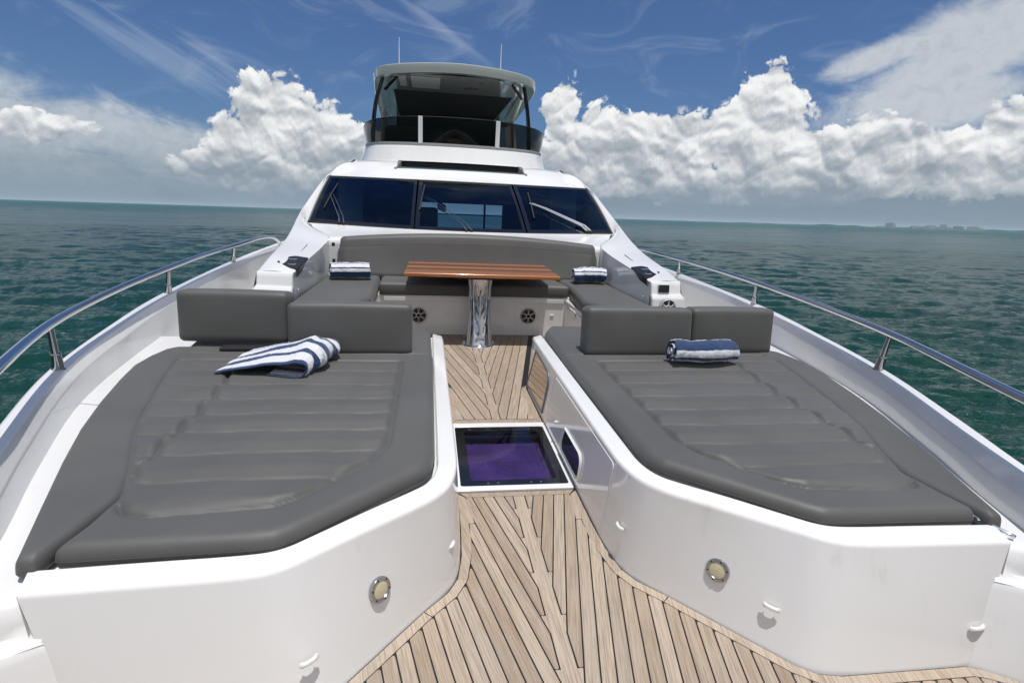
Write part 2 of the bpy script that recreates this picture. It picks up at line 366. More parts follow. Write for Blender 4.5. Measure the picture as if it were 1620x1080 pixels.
# ------------------------------------------------------------------ mesh helpers
class MB:
    def __init__(s): s.v = []; s.f = []; s.uv = {}
    def add(s, verts, faces):
        n = len(s.v); s.v += [tuple(map(float, p)) for p in verts]; s.f += [tuple(i + n for i in f) for f in faces]; return n
    def box(s, c, d, rz=0, ry=0, rx=0):
        M = Matrix.Translation(c) @ Matrix.Rotation(rz, 4, 'Z') @ Matrix.Rotation(ry, 4, 'Y') @ Matrix.Rotation(rx, 4, 'X')
        v = [M @ Vector((x*d[0]/2, y*d[1]/2, z*d[2]/2)) for x in (-1, 1) for y in (-1, 1) for z in (-1, 1)]
        s.add(v, [(0, 1, 3, 2), (4, 6, 7, 5), (0, 4, 5, 1), (2, 3, 7, 6), (0, 2, 6, 4), (1, 5, 7, 3)]); return s
    def prism(s, poly, z0, z1):
        n = len(poly)
        s.add([(x, y, z0) for x, y in poly] + [(x, y, z1) for x, y in poly],
              [tuple(range(n))[::-1], tuple(range(n, 2*n))] + [(i, (i+1) % n, n + (i+1) % n, n + i) for i in range(n)]); return s
    def loft(s, rings, closed=True, cap=True):
        m = len(rings[0]); n = len(rings); vs = [p for r in rings for p in r]; fs = []
        for i in range(n-1):
            for j in range(m if closed else m-1):
                k = (j+1) % m; fs.append((i*m+j, i*m+k, (i+1)*m+k, (i+1)*m+j))
        if cap and closed: fs += [tuple(range(m))[::-1], tuple(range((n-1)*m, n*m))]
        s.add(vs, fs); return s
    def tube(s, path, r, seg=10, cap=True, ez=1.0):
        P = [Vector(p) for p in path]; rings = []
        rr = r if isinstance(r, (list, tuple)) else [r]*len(P)
        up = Vector((0, 0, 1))
        for i, p in enumerate(P):
            t = (P[min(i+1, len(P)-1)] - P[max(i-1, 0)]).normalized()
            a = t.cross(up)
            if a.length < 1e-3: a = t.cross(Vector((0, 1, 0)))
            a.normalize(); b = a.cross(t).normalized()
            rings.append([p + (a*math.cos(q) + b*math.sin(q)*ez)*rr[i] for q in [2*math.pi*k/seg for k in range(seg)]])
        return s.loft(rings, True, cap)
    def lathe(s, prof, c, axis, seg=24, ref=None):
        ax = Vector(axis).normalized(); a = ax.orthogonal().normalized() if ref is None else Vector(ref).normalized(); b = ax.cross(a)
        rings = [[Vector(c) + ax*h + (a*math.cos(q) + b*math.sin(q))*r for q in [2*math.pi*k/seg for k in range(seg)]] for r, h in prof]
        closed = prof[0][0] < .002 and prof[-1][0] < .002
        return s.loft(rings, True, closed)
    def build(s, name, m, parent=None, sharp=35, bevel=0, seg=3, recalc=True, solid=0, subs=0):
        me = bpy.data.meshes.new(name); me.from_pydata(s.v, [], s.f); me.update()
        if recalc:
            bm = bmesh.new(); bm.from_mesh(me); bmesh.ops.recalc_face_normals(bm, faces=bm.faces); bm.to_mesh(me); bm.free()
        me.materials.append(MATS[m])
        me.shade_smooth(); me.set_sharp_from_angle(angle=math.radians(sharp))
        o = bpy.data.objects.new(name, me); COL.objects.link(o)
        if solid: k = o.modifiers.new('solid', 'SOLIDIFY'); k.thickness = solid; k.offset = -1
        if bevel:
            k = o.modifiers.new('bevel', 'BEVEL'); k.width = bevel; k.segments = seg; k.limit_method = 'ANGLE'; k.angle_limit = math.radians(32)
            me.set_sharp_from_angle(angle=math.pi); k.harden_normals = False
        if 0 < sharp < 100: k = o.modifiers.new('wn', 'WEIGHTED_NORMAL'); k.keep_sharp = True; k.mode = 'FACE_AREA_WITH_ANGLE'
        if subs: k = o.modifiers.new('sub', 'SUBSURF'); k.levels = subs; k.render_levels = subs
        if parent is not None:
            o.parent = parent
            off = Vector((0, 0, 0)); q = parent
            while q is not None: off += q.location; q = q.parent
            o.location = -off
        return o
def each(mbs, name, m, parent, **kw): return [q.build(name, m, parent, **kw) for q in mbs]
def tag(o, label=None, cat=None, group=None, kind=None):
    for k, v in (('label', label), ('category', cat), ('group', group), ('kind', kind)):
        if v: o[k] = v
    return o
def thing(name, loc, label, cat, group=None):
    o = bpy.data.objects.new(name, None); COL.objects.link(o); o.location = loc; o.empty_display_size = .1
    return tag(o, label, cat, group)
def rebase(o, loc):
    """put a one-mesh thing's origin at its base"""
    o.data.transform(Matrix.Translation(-Vector(loc))); o.location = loc; return o
def chaikin(P, it=2, closed=False):
    P = [np.array(p, float) for p in P]
    for _ in range(it):
        Q = [] if closed else [P[0]]
        n = len(P)
        for i in range(n if closed else n-1):
            a, b = P[i], P[(i+1) % n]; Q += [a*.75 + b*.25, a*.25 + b*.75]
        if not closed: Q.append(P[-1])
        P = Q
    return P
def smooth_path(P, n=8):
    """Catmull-Rom through the points"""
    P = [np.array(p, float) for p in P]; Q = [2*P[0]-P[1]] + P + [2*P[-1]-P[-2]]; out = []
    for i in range(1, len(Q)-2):
        for k in range(n):
            t = k/n; a, b, c, d = Q[i-1:i+3]
            out.append(.5*((2*b) + (c-a)*t + (2*a-5*b+4*c-d)*t*t + (3*b-a-3*c+d)*t**3))
    out.append(P[-1]); return out
def fillet(poly, r, n=6):
    """round the corners of a closed 2-D polygon"""
    out = []; P = [Vector((*p,)) for p in poly]; N = len(P)
    for i in range(N):
        a, b, c = P[i-1], P[i], P[(i+1) % N]
        u = (a-b); v = (c-b); lu, lv = u.length, v.length; u.normalize(); v.normalize()
        ang = math.acos(max(-1, min(1, u.dot(v)))); rr = r[i] if isinstance(r, (list, tuple)) else r
        if abs(ang - math.pi) < .12 or rr <= 0: out.append(tuple(b)); continue
        d = min(rr/math.tan(ang/2), lu*.45, lv*.45)
        p, q = b + u*d, b + v*d
        for k in range(n+1):
            t = k/n; out.append(tuple((1-t)**2*p + 2*t*(1-t)*b + t*t*q))
    return out
def resample(poly, step):
    out = []; N = len(poly)
    for i in range(N):
        a = np.array(poly[i]); b = np.array(poly[(i+1) % N]); L = np.linalg.norm(b-a); k = max(1, int(round(L/step)))
        for j in range(k): out.append(tuple(a + (b-a)*j/k))
    return out
def seg_dist(P, A, B):
    """distance from points P (n,2) to segments A->B (m,2)"""
    d = B - A; L = (d**2).sum(1) + 1e-12
    t = np.clip(((P[:, None] - A[None])*d[None]).sum(2)/L[None], 0, 1)
    q = A[None] + t[..., None]*d[None]
    return np.sqrt(((P[:, None] - q)**2).sum(2)).min(1)
def poly_dist(P, poly): A = np.array(poly, float); return seg_dist(P, A, np.roll(A, -1, 0))
def inside(P, poly):
    A = np.array(poly, float); B = np.roll(A, -1, 0); c = np.zeros(len(P), bool)
    for (x1, y1), (x2, y2) in zip(A, B):
        k = ((y1 > P[:, 1]) != (y2 > P[:, 1])); xx = (x2-x1)*(P[:, 1]-y1)/((y2-y1) if y2 != y1 else 1e-9) + x1
        c ^= k & (P[:, 0] < xx)
    return c
def pad_mesh(outline, ztop, zbot, r=.05, h=None, step=.025, tuck=.012):
    """an upholstered slab: rounded rim, height field on top"""
    outl = resample(outline, .03)
    O = np.array(outl); area = ((O[:, 0]*np.roll(O[:, 1], -1)) - (np.roll(O[:, 0], -1)*O[:, 1])).sum()
    if area < 0: O = O[::-1]
    t = np.roll(O, -1, 0) - np.roll(O, 1, 0); t /= np.linalg.norm(t, axis=1)[:, None]; nrm = np.stack([-t[:, 1], t[:, 0]], 1)
    pts = [O]; 
    for d in (r*.06, r*.2, r*.42, r*.7, r):
        Q = O + nrm*d; dd = poly_dist(Q, O); pts.append(Q[(dd > d*.93) & inside(Q, O)])
    xs = np.arange(O[:, 0].min(), O[:, 0].max(), step); ys = np.arange(O[:, 1].min(), O[:, 1].max(), step)
    G = np.stack(np.meshgrid(xs, ys), -1).reshape(-1, 2); G = G[inside(G, O)]; G = G[poly_dist(G, O) > r*1.2]
    pts.append(G); P = np.concatenate(pts); n = len(O)
    res = delaunay_2d_cdt([Vector(p) for p in P], [(i, (i+1) % n) for i in range(n)], [], 1, 1e-6)
    V = np.array([tuple(p) for p in res[0]]); D = poly_dist(V, O); D[D < 1e-5] = 0
    k = np.clip(1 - D/r, 0, 1); Z = ztop - r*(1 - np.sqrt(1 - k*k))
    if h is not None: Z = Z + h(V[:, 0], V[:, 1]) * np.clip(D/r - .3, 0, 1)
    mb = MB(); mb.add([(a, b, c) for (a, b), c in zip(V, Z)], [tuple(f) for f in res[2]])
    idx = {tuple(np.round(V[i], 5)): i for i in range(len(V)) if D[i] == 0}
    rim = [idx.get(tuple(np.round(p, 5))) for p in O]
    rim = [i for i in rim if i is not None]; m = len(rim)
    zs = [(ztop - r - (ztop-r-zbot)*.5, -.002), (zbot + .01, tuck*.3), (zbot, tuck)]
    prev = rim
    for z, off in zs:
        base = len(mb.v)
        for i, q in zip(rim, range(m)):
            j = np.argmin(((O - V[i])**2).sum(1)); p = O[j] + nrm[j]*off; mb.v.append((float(p[0]), float(p[1]), float(z)))
        cur = list(range(base, base+m))
        for q in range(m): mb.f.append((prev[q], prev[(q+1) % m], cur[(q+1) % m], cur[q]))
        prev = cur
    mb.f.append(tuple(prev[::-1]))
    return mb
def mirror_pts(P): return [(-p[0],) + tuple(p[1:]) for p in P]
def arc_pts(c, r, a0, a1, n): return [(c[0] + r*math.cos(a0 + (a1-a0)*k/n), c[1] + r*math.sin(a0 + (a1-a0)*k/n)) for k in range(n+1)]

# ================================================================== THE YACHT
yacht = thing('motor_yacht', (0, 4.0, 0), 'large white motor yacht seen along its foredeck, with sunpads, raked dark windscreen and flybridge', 'yacht')
Yt = yacht

# bulwark line: (y, x, z of cap)
BW = [(-2.35, .02, .80), (-2.1, .42, .78), (-1.4, .92, .73), (-.5, 1.33, .68), (.4, 1.63, .64), (1.2, 1.84, .62), (1.81, 2.02, .615), (2.40, 2.25, .62), (3.2, 2.52, .635),
      (4.1, 2.68, .665), (5.18, 2.79, .71), (7.3, 2.93, .735), (9.2, 2.98, .75), (12, 2.99, .76), (19, 2.85, .78)]
bwp = smooth_path([(x, y, z) for y, x, z in BW], 6)
def bx_at(y):
    P = np.array(bwp); return float(np.interp(y, P[:, 1], P[:, 0])), float(np.interp(y, P[:, 1], P[:, 2]))
for sgn in (1, -1):
    rings = []
    for i, p in enumerate(bwp):
        a = bwp[max(i-1, 0)]; b = bwp[min(i+1, len(bwp)-1)]; t = np.array(b[:2]) - np.array(a[:2]); t /= np.linalg.norm(t)
        n = np.array([t[1], -t[0]])                     # outward
        x, y, z = p
        zb = .10 if y > 4.72 else (.43 if y > 1.45 else -.02)
        prof = [(-.075, zb), (-.068, z-.075), (-.060, z-.06), (-.040, z-.018), (-.034, z-.004), (-.024, z), (.035, z+.002), (.046, z-.004), (.052, z-.02),
                (.045, z-.16), (.035, z-.22), (-.02, z-.9), (-.25 if y > 0 else -.05, -1.3), (-.6 if y > 2 else -.05, SEA_Z-.5)]
        rings.append([(max(0.0, x + n[0]*o)*sgn, y + n[1]*o, zz) for o, zz in prof])
    MB().loft(rings, closed=False, cap=False).build('hull_side', 'gelcoat', Yt, sharp=28)

# ---- teak deck ------------------------------------------------------
floor_r = [(.36, 4.72), (.355, 3.0), (.352, 2.5), (.36, 2.28), (.385, 2.12), (.43, 2.035), (.53, 1.93), (.86, 1.53), (.92, 1.485), (1.0, 1.467), (1.52, 1.46), (1.58, 1.44), (1.70, 1.35), (1.62, .4), (1.30, -.5), (.9, -1.4), (.3, -2.1)]
K = .225; W0 = .034; CA = .0033
def clip(poly, nx, ny, c):
    """keep nx*x+ny*y <= c"""
    out = []
    for i in range(len(poly)):
        a, b = poly[i-1], poly[i]; da, db = nx*a[0]+ny*a[1]-c, nx*b[0]+ny*b[1]-c
        if (da <= 0) != (db <= 0): t = da/(da-db); out.append((a[0]+(b[0]-a[0])*t, a[1]+(b[1]-a[1])*t))
        if db <= 0: out.append(b)
    return out
def offset_in(line, d):
    out = []
    for i in range(len(line)):
        a = np.array(line[max(i-1, 0)]); b = np.array(line[min(i+1, len(line)-1)]); t = (b-a)/np.linalg.norm(b-a)
        out.append((line[i][0] + t[1]*d, line[i][1] - t[0]*d))
    return out
def round_end(poly, yend, r=.012):
    return poly
fr_ = [(.352, 2.868), (.352, 2.5)] + floor_r[3:]
deck = MB().prism(fr_ + [(-x, y) for x, y in fr_[::-1]], -.05, -.004)
deck.prism([(.36, 3.840), (.366, 4.72), (1.16, 4.74), (1.16, 7.0), (-1.16, 7.0), (-1.16, 4.74), (-.366, 4.72), (-.36, 3.840)], -.05, -.0045)
deck_o = deck.build('deck', 'caulk', Yt)
def planks(p, region, y_lo, y_hi, wb, mb, cap_lo=True):
    """herringbone planks right of the king plank, nibbed into king plank (bow end) and margin (aft end)"""
    nmin, nmax = int((0 - K*(y_hi+.5))/p) - 3, int(1.8/p) + 3
    nib = .36*p; out = []
    for n in range(nmin, nmax):
        u0, u1 = n*p, (n+1)*p
        yend = (W0 + nib - u1)/K
        q = [(x, y) for x, y in region]
        q = clip(q, -1, K, -(u0 + CA)); q = clip(q, 1, -K, u1 - CA)
        q = clip(q, 0, -1, -(max(yend, y_lo) + CA)); q = clip(q, -1, 0, -(W0 + CA))
        if wb is not None:
            ytop = (wb - .5*p - u0)/K; q = clip(q, 0, 1, ytop - CA)
        if len(q) >= 3:
            ar = abs(sum(q[i-1][0]*q[i][1]-q[i][0]*q[i-1][1] for i in range(len(q))))/2
            if ar > 2e-4: out.append((q, n, yend))
    return out
def rounded(q, r):
    try: return fillet(q, r, 3)
    except Exception: return q
def lay(mb, q, z=0.0):
    A = sum(q[i-1][0]*q[i][1]-q[i][0]*q[i-1][1] for i in range(len(q)))
    if A < 0: q = q[::-1]
    n = len(q); mb.add([(x, y, z) for x, y in q] + [(x, y, z-.006) for x, y in q], [tuple(range(n))] + [(i, n+i, n+(i+1) % n, (i+1) % n) for i in range(n)])
teak_fore = MB(); teak_aft = MB(); king = MB(); margin = MB()
P1 = .0605; margins = []
def laym(q, z): m_ = MB(); lay(m_, q, z); margins.append(m_)
# fore section region (right half) inside the margin boards
mg = .052
wall = floor_r[2:]
wall_fore = [(.352, 2.84)] + wall
inner = offset_in(wall_fore, mg)
inner[0] = (.352 - mg, 2.80)
region = [(0.0, 2.80)] + [(x, y) for x, y in inner if y > -2.0] + [(0.0, -2.0)]
for q, n, ye in planks(P1, region, -2.0, 2.8, None, teak_fore):
    u0 = n*P1
    # nib into the margin alongside the corridor walls
    yt = (.300 - .030 - u0)/K
    if 2.32 < yt < 2.80: q = clip(q, 0, 1, yt - CA)
    if len(q) < 3: continue
    q = rounded(q, .010)
    for sg in (1, -1): lay(teak_fore, [(x*sg, y) for x, y in q])
def king_side(p, y_lo, y_hi):
    """barbed edge of the king plank"""
    nib = .36*p; pts = [(W0 - CA, y_hi)]
    for n in range(-90, 70)[::1]:
        ye = (W0 + nib - (n+1)*p)/K
        if not (y_lo + .03 < ye < y_hi - .005): continue
        pts += [(W0 - CA, ye), (W0 + nib - CA, ye), (W0 - CA, ye - nib/K)]
    pts = [pts[0]] + sorted(pts[1:], key=lambda q: -q[1]); out = [pts[0]]
    i = 1
    while i < len(pts):
        if i+1 < len(pts) and abs(pts[i][1]-pts[i+1][1]) < 1e-9:
            a, c = sorted((pts[i], pts[i+1])); out += [a, c]; i += 2
        else: out.append(pts[i]); i += 1
    out.append((W0 - CA, y_lo)); return out
kf = king_side(P1, -2.0, 2.80)
kf = [(max(x, .004), y) for x, y in kf]
lay(king, kf + [(-x, y) for x, y in kf[::-1]], -.0004); kings = [king]; king = MB()
# margin boards (mitred pieces) fore
def margin_pieces(outer, inner, cuts, sg):
    idx = [0] + cuts + [len(outer)-1]
    for a, b in zip(idx[:-1], idx[1:]):
        o_ = outer[a:b+1]; i_ = inner[a:b+1]
        q = [(x, y) for x, y in o_] + [(x, y) for x, y in i_[::-1]]
        laym([(x*sg, y) for x, y in q], -.0002)
gap = offset_in(wall_fore, .006); inn = offset_in(wall_fore, mg - .004); inn[0] = (.304, 2.80); gap[0] = (.346, 2.842)
# zigzag inner edge of the corridor margin
zig = []
for n in range(-60, 20):
    yt = (.300 - .030 - n*P1)/K
    if 2.32 < yt < 2.80: zig.append((yt, n))
zig.sort(reverse=True)
for sg in (1, -1):
    zz_ = [(.304, 2.80)]
    prev = 2.80
    for yt, n in zig:
        # below yt plank n reaches up to yt; margin steps inwards above it
        zz_ += [((n)*P1 + K*yt + P1 + .0 - CA*0 + .002 if False else .302, yt + .001)]
    q1 = [gap[0]] + gap[1:4] + [(inn[3][0], inn[3][1]), (.300, 2.34)]
    pts = []
    for yt, n in sorted(zig):
        pts += [(min(.3045, (n+1)*P1 + K*yt + CA), yt + CA), ]
    # teeth: between successive nibs the margin edge follows the outer line of the plank below
    teeth = [(.300, 2.34)]
    zs = sorted(zig)
    for k, (yt, n) in enumerate(zs):
        xo = (n+1)*P1 + K*yt + CA
        teeth.append((min(xo, .3045), yt)); teeth.append((max(n*P1 + K*yt + CA, .262), yt + CA))
        ynext = zs[k+1][0] if k+1 < len(zs) else 2.80
        teeth.append((min(.3045, n*P1 + K*ynext + CA), ynext))
    teeth.append((.304, 2.80))
    laym([(x*sg, y) for x, y in [gap[0]] + gap[1:4] + [inn[3]] + teeth], -.0002)
    for a, b in ((3, 5), (5, 7), (7, 9), (9, 11), (11, len(wall_fore)-1)):
        o_, i_ = gap[a:b+1], inn[a:b+1]
        o_ = [tuple(np.array(o_[0]) + (np.array(o_[1])-np.array(o_[0]))*.008)] + o_[1:]
        i_ = [tuple(np.array(i_[0]) + (np.array(i_[1])-np.array(i_[0]))*.008)] + i_[1:]
        laym([(x*sg, y) for x, y in o_ + i_[::-1]], -.0002)
laym([(-.335, 2.850), (.335, 2.850), (.298, 2.803), (-.298, 2.803)], -.0002)
# aft section
P2 = .082
region2 = [(0, 3.93), (0, 6.95), (1.12, 6.95), (1.12, 4.80), (.42, 4.80), (.31, 4.66), (.30, 3.93)]
kfix = K; K = .208
for q, n, ye in planks(P2, region2, 3.93, 6.95, None, teak_aft):
    yt = (.300 - .04 - n*P2)/K
    if 3.95 < yt < 4.6: q = clip(q, 0, 1, yt - CA)
    if len(q) < 3: continue
    q = rounded(q, .012)
    for sg in (1, -1): lay(teak_aft, [(x*sg, y) for x, y in q])
ka = king_side(P2, 3.93, 6.95); ka = [(max(x, .004), y) for x, y in ka if y <= 6.95]
lay(king, ka + [(-x, y) for x, y in ka[::-1]], -.0004); kings.append(king)
K = kfix
for sg in (1, -1):
    laym([(x*sg, y) for x, y in [(.348, 3.86), (.352, 4.64), (.38, 4.76), (1.10, 4.76), (1.10, 4.796), (.42, 4.796), (.318, 4.66), (.302, 4.60), (.302, 3.93)]], -.0012)
laym([(-.345, 3.852), (.345, 3.852), (.300, 3.926), (-.300, 3.926)], -.0002)
lay(teak_aft, [(.303, 3.93), (.303, 4.6), (.270, 4.45), (.262, 4.0)], -.003); lay(teak_aft, [(-.303, 3.93), (-.303, 4.6), (-.270, 4.45), (-.262, 4.0)], -.003)
tf = teak_fore.build('teak_planks', 'teak', deck_o, recalc=False, sharp=20)
ta = teak_aft.build('teak_planks', 'teak', deck_o, recalc=False, sharp=20)
each(kings, 'king_plank', 'teak_straight', deck_o, recalc=False, sharp=20)
each(margins, 'margin_board', 'teak', deck_o, recalc=False, sharp=20)

# ---- deck hatch -------------------------------------------------------
def ring_frame(mb, outer, inner, z0, z1):
    n = len(outer); v = [(x, y, z1) for x, y in outer] + [(x, y, z1) for x, y in inner] + [(x, y, z0) for x, y in outer] + [(x, y, z0) for x, y in inner]
    f = []
    for i in range(n):
        j = (i+1) % n; f += [(i, j, n+j, n+i), (2*n+i, i, n+i-n, 2*n+i)[:0] or (2*n+i, 2*n+j, j, i), (n+i, n+j, 3*n+j, 3*n+i)]
    mb.add(v, f); return mb
hatch = ring_frame(MB(), fillet([(-.352, 2.862), (.346, 2.862), (.350, 3.845), (-.350, 3.845)], .012, 3), fillet([(-.326, 2.915), (.326, 2.915), (.330, 3.775), (-.326, 3.775)], .02, 3), -.04, .008).build('deck_hatch', 'gelcoat', Yt, bevel=.004)
MB().prism(fillet([(-.34, 2.90), (.34, 2.90), (.34, 3.80), (-.34, 3.80)], .01, 2), -.50, -.49).build('hatch_well', 'dark_void', hatch)
ring_frame(MB(), fillet([(-.325, 2.916), (.325, 2.916), (.329, 3.774), (-.325, 3.774)], .018, 4), fillet([(-.262, 2.985), (.268, 2.985), (.272, 3.70), (-.262, 3.70)], .03, 4), -.004, .004).build('hatch_border', 'black_gloss', hatch)
gq = fillet([(-.266, 2.980), (.272, 2.980), (.276, 3.705), (-.266, 3.705)], .03, 4); gm = MB(); gm.add([(x, y, .002) for x, y in gq], [tuple(range(len(gq)))]); gm.build('hatch_glass', 'hatch_tint', hatch)
bl = MB(); ys = np.arange(2.95, 3.65, .022); rows = []
for k, yy in enumerate(ys): rows.append([(-.29, yy, -.055 - .012*(k % 2)), (.29, yy, -.055 - .012*(k % 2))])
bl.loft(rows, False, False); bl.build('hatch_blind', 'purple_blind', hatch, recalc=False, sharp=10)
MB().box((0, 3.675, -.045), (.56, .03, .04)).box((-.11, 3.655, -.03), (.16, .03, .03)).box((.13, 3.655, -.03), (.16, .03, .03)).build('blind_rail', 'navy_interior', hatch, bevel=.006)
st = []
for x, y in ((-.16, 2.95), (-.10, 2.95), (.10, 2.95), (.16, 2.95), (-.22, 3.735), (.22, 3.735)): st.append(MB().lathe([(.001, .0045), (.007, .0045), (.006, .006), (.001, .0065)], (x, y, 0), (0, 0, 1), 10))
each(st, 'hatch_stud', 'chrome', hatch)

# ---- sunpad bases (moulded coamings) -----------------------------------
stn = [((.42, 4.74), (.435, 4.74), (.485, 4.74)), ((.372, 4.70), (.402, 4.71), (.487, 4.72)), ((.360, 4.6), (.397, 4.6), (.487, 4.6)), ((.358, 4.2), (.394, 4.2), (.485, 4.2)), ((.355, 3.0), (.386, 3.0), (.476, 3.0)),
       ((.353, 2.50), (.382, 2.45), (.474, 2.42)), ((.355, 2.33), (.383, 2.30), (.474, 2.26)), ((.375, 2.14), (.415, 2.13), (.512, 2.135)), ((.43, 2.035), (.50, 2.015), (.60, 2.055)),
       ((.53, 1.93), (.64, 1.90), (.74, 1.945)), ((.80, 1.60), (.87, 1.712), (.915, 1.790)), ((.90, 1.49), (.98, 1.613), (1.005, 1.712)), ((1.05, 1.465), (1.10, 1.587), (1.11, 1.693)), ((1.30, 1.462), (1.40, 1.575), (1.42, 1.682)), ((1.545, 1.46), (1.705, 1.562), (1.735, 1.665))]
arr = [np.array([c for p in s for c in p]) for s in stn]
arr = chaikin(arr[:2], 0) + chaikin(arr[2:], 2)
def prof_pts(a):
    F, C, I = a[0:2], a[2:4], a[4:6]; d = (I - C); L = np.linalg.norm(d); d = d/L
    D = lambda p, z: (p[0], p[1], z)
    P = [D(F, -.012), D(F + (C-F)*.05, .015), D(F + (C-F)*.86, .385), D(F + (C-F)*.985, .438), D(C - d*.001, .446), D(C + d*.0035, .4555), D(C + d*.012, .4605), D(C + d*L*.8, .470), D(I - d*.006, .470), D(I, .464), D(I + d*.004, .30)]
    return P
for sg in (1, -1):
    rings = [[(x*sg, y, z) for x, y, z in prof_pts(a)] for a in arr]
    # end cap aft
    mb = MB(); mb.loft(rings, False, False)
    # flat bed under the mattress and side shelf
    base = MB()
    bed = [(.47, 4.74)] + [(a[4]-.004, a[5]-.002) for a in arr[2:]] + [(1.735, 1.60), (1.80, 1.56)] + [(bx_at(y)[0]-.025, y) for y in (1.56, 1.75, 1.9, 2.15, 2.4, 2.7, 3.0, 3.3, 3.6, 3.9, 4.2, 4.5, 4.74)]
    bed = [(bed[0])] + bed[1:]
    mb2 = MB().prism([(x*sg, y) for x, y in bed], .05, .432)
    coam = mb.build('sunpad_base', 'gelcoat', Yt, sharp=40)
    # outer end return face of the box + stepped drain channel + bulkhead below
    mb2.build('side_shelf', 'gelcoat', Yt, bevel=.012)
    MB().box((2.39*sg, 3.19, .433), (.14, .004, .003), .25*sg).build('shelf_joint', 'grey_ledge', Yt)
    x1 = 1.705
    ret = MB()
    ret.add([((x1+.002)*sg, 1.562, .452), ((x1+.03)*sg, 1.665, .466), ((x1+.03)*sg, 1.80, .44), ((x1-.03)*sg, 1.80, 0), (1.545*sg, 1.46, -.012), ((x1-.035)*sg, 1.53, .30)],
            [(0, 1, 2, 5), (5, 2, 3, 4)])
    ret.build('box_end', 'gelcoat', coam, sharp=30)
    ch = MB(); rr = []
    for (x, y, ye) in ((1.60, 1.60, 1.555), (1.70, 1.585, 1.493), (1.78, 1.54, 1.42), (1.93, 1.40, 1.20)):
        rr.append([(x*sg, y+.06, .440), (x*sg, y+.01, .436), (x*sg, y-.015, .415), (x*sg, y-.03, .37), (x*sg, y-.038, .335), (x*sg, ye+.006, .316), (x*sg, ye, .312)])
    ch.loft(rr, False, False).build('drain_step', 'gelcoat', coam, sharp=50)
    topE = [(1.60, 1.558), (1.65, 1.530), (1.70, 1.493), (1.75, 1.450), (1.80, 1.395), (1.93, 1.20)]; botE = [(1.50, 1.480), (1.545, 1.460), (1.60, 1.425), (1.66, 1.383), (1.72, 1.33), (1.84, 1.15)]
    topE = chaikin(topE, 1); botE = chaikin(botE, 1)
    bk = MB().loft([[(p[0]*sg, p[1]+.05, .3125) , (p[0]*sg, p[1], .312), (p[0]*sg, p[1]-.008, .302)] + [((p[0]*(1-t)+q[0]*t)*sg, (p[1]-.01)*(1-t)+q[1]*t, .30*(1-t) - .01*t) for t in (.05, .5, 1)] for p, q in zip(topE, botE)], False, False)
    bk.build('bulkhead', 'gelcoat', coam, sharp=50)
    # aft face of base and wall behind
    MB().box((1.05*sg, 4.745, .20), (1.26, .02, .47)).build('aft_face', 'gelcoat_warm', coam, bevel=.006)
# starboard wall (right in view): panel seams, mirror, port light, snaps
def on_wall(y, z, off=0.0, sg=1):
    """point on the corridor wall"""
    ys = [a[1] for a in arr[2:]]; a = min(arr[2:], key=lambda q: abs(q[1]-y)); t = (z+.012)/.45
    xF = np.interp(y, [2.33, 3.0, 4.2, 4.7], [.355, .355, .358, .362]); xC = np.interp(y, [2.33, 3.0, 4.2, 4.7], [.383, .386, .394, .40])
    return ((xF + (xC-xF)*t*.95 - off)*sg, y, z)
def wall_patch(mb, poly, off, thick=.004):
    n = len(poly); f = [on_wall(y, z, off) for y, z in poly]; b = [on_wall(y, z, off-thick) for y, z in poly]
    mb.add(f + b, [tuple(range(n)), tuple(range(n, 2*n))[::-1]] + [(i, (i+1) % n, n+(i+1) % n, n+i) for i in range(n)]); return mb
each([wall_patch(MB(), [(2.375, .0), (2.383, .0), (2.333, .43), (2.325, .43)], .0015, .004), wall_patch(MB(), [(3.79, .0), (3.80, .0), (3.715, .43), (3.705, .43)], .0015, .004)], 'panel_seam', 'gelcoat_warm', Yt)
door = MB(); wall_patch(door, fillet([(2.395, .02), (3.775, .02), (3.690, .425), (2.345, .425)], .03, 4), .004, .010)
door_o = door.build('locker_door', 'gelcoat', Yt, bevel=.003)
mir = MB(); wall_patch(mir, fillet([(4.63, .050), (3.955, .055), (3.86, .375), (4.44, .400)], [.02, .02, .10, .03], 6), .006, .006)
mo = mir.build('mirror_panel', 'mirror_panel', Yt)
fr_o = fillet([(4.66, .030), (3.935, .035), (3.835, .392), (4.46, .418)], [.03, .03, .11, .04], 6); fr_i = fillet([(4.63, .052), (3.957, .057), (3.862, .373), (4.44, .398)], [.02, .02, .10, .03], 6)
n = len(fr_o); mb = MB(); mb.add([on_wall(y, z, .009) for y, z in fr_o] + [on_wall(y, z, .009) for y, z in fr_i] + [on_wall(y, z, -.002) for y, z in fr_o] + [on_wall(y, z, .0) for y, z in fr_i],
       [(i, (i+1) % n, n+(i+1) % n, n+i) for i in range(n)] + [(2*n+i, 2*n+(i+1) % n, (i+1) % n, i) for i in range(n)] + [(n+i, n+(i+1) % n, 3*n+(i+1) % n, 3*n+i) for i in range(n)])
mb.build('panel_frame', 'grey_plastic', mo)
def port_light(poly_o, poly_i):
    n = len(poly_o); mb = MB()
    mb.add([on_wall(y, z, .004) for y, z in poly_o] + [on_wall(y, z, .018) for y, z in [( .65*a[0]+.35*b[0], .65*a[1]+.35*b[1]) for a, b in zip(poly_o, poly_i)]] + [on_wall(y, z, .006) for y, z in poly_i],
           [(i, (i+1) % n, n+(i+1) % n, n+i) for i in range(n)] + [(n+i, n+(i+1) % n, 2*n+(i+1) % n, 2*n+i) for i in range(n)])
    o = mb.build('port_light', 'gelcoat', Yt, sharp=60)
    g = MB(); wall_patch(g, poly_i, .008, .004); g.build('port_glass', 'black_gloss', o)
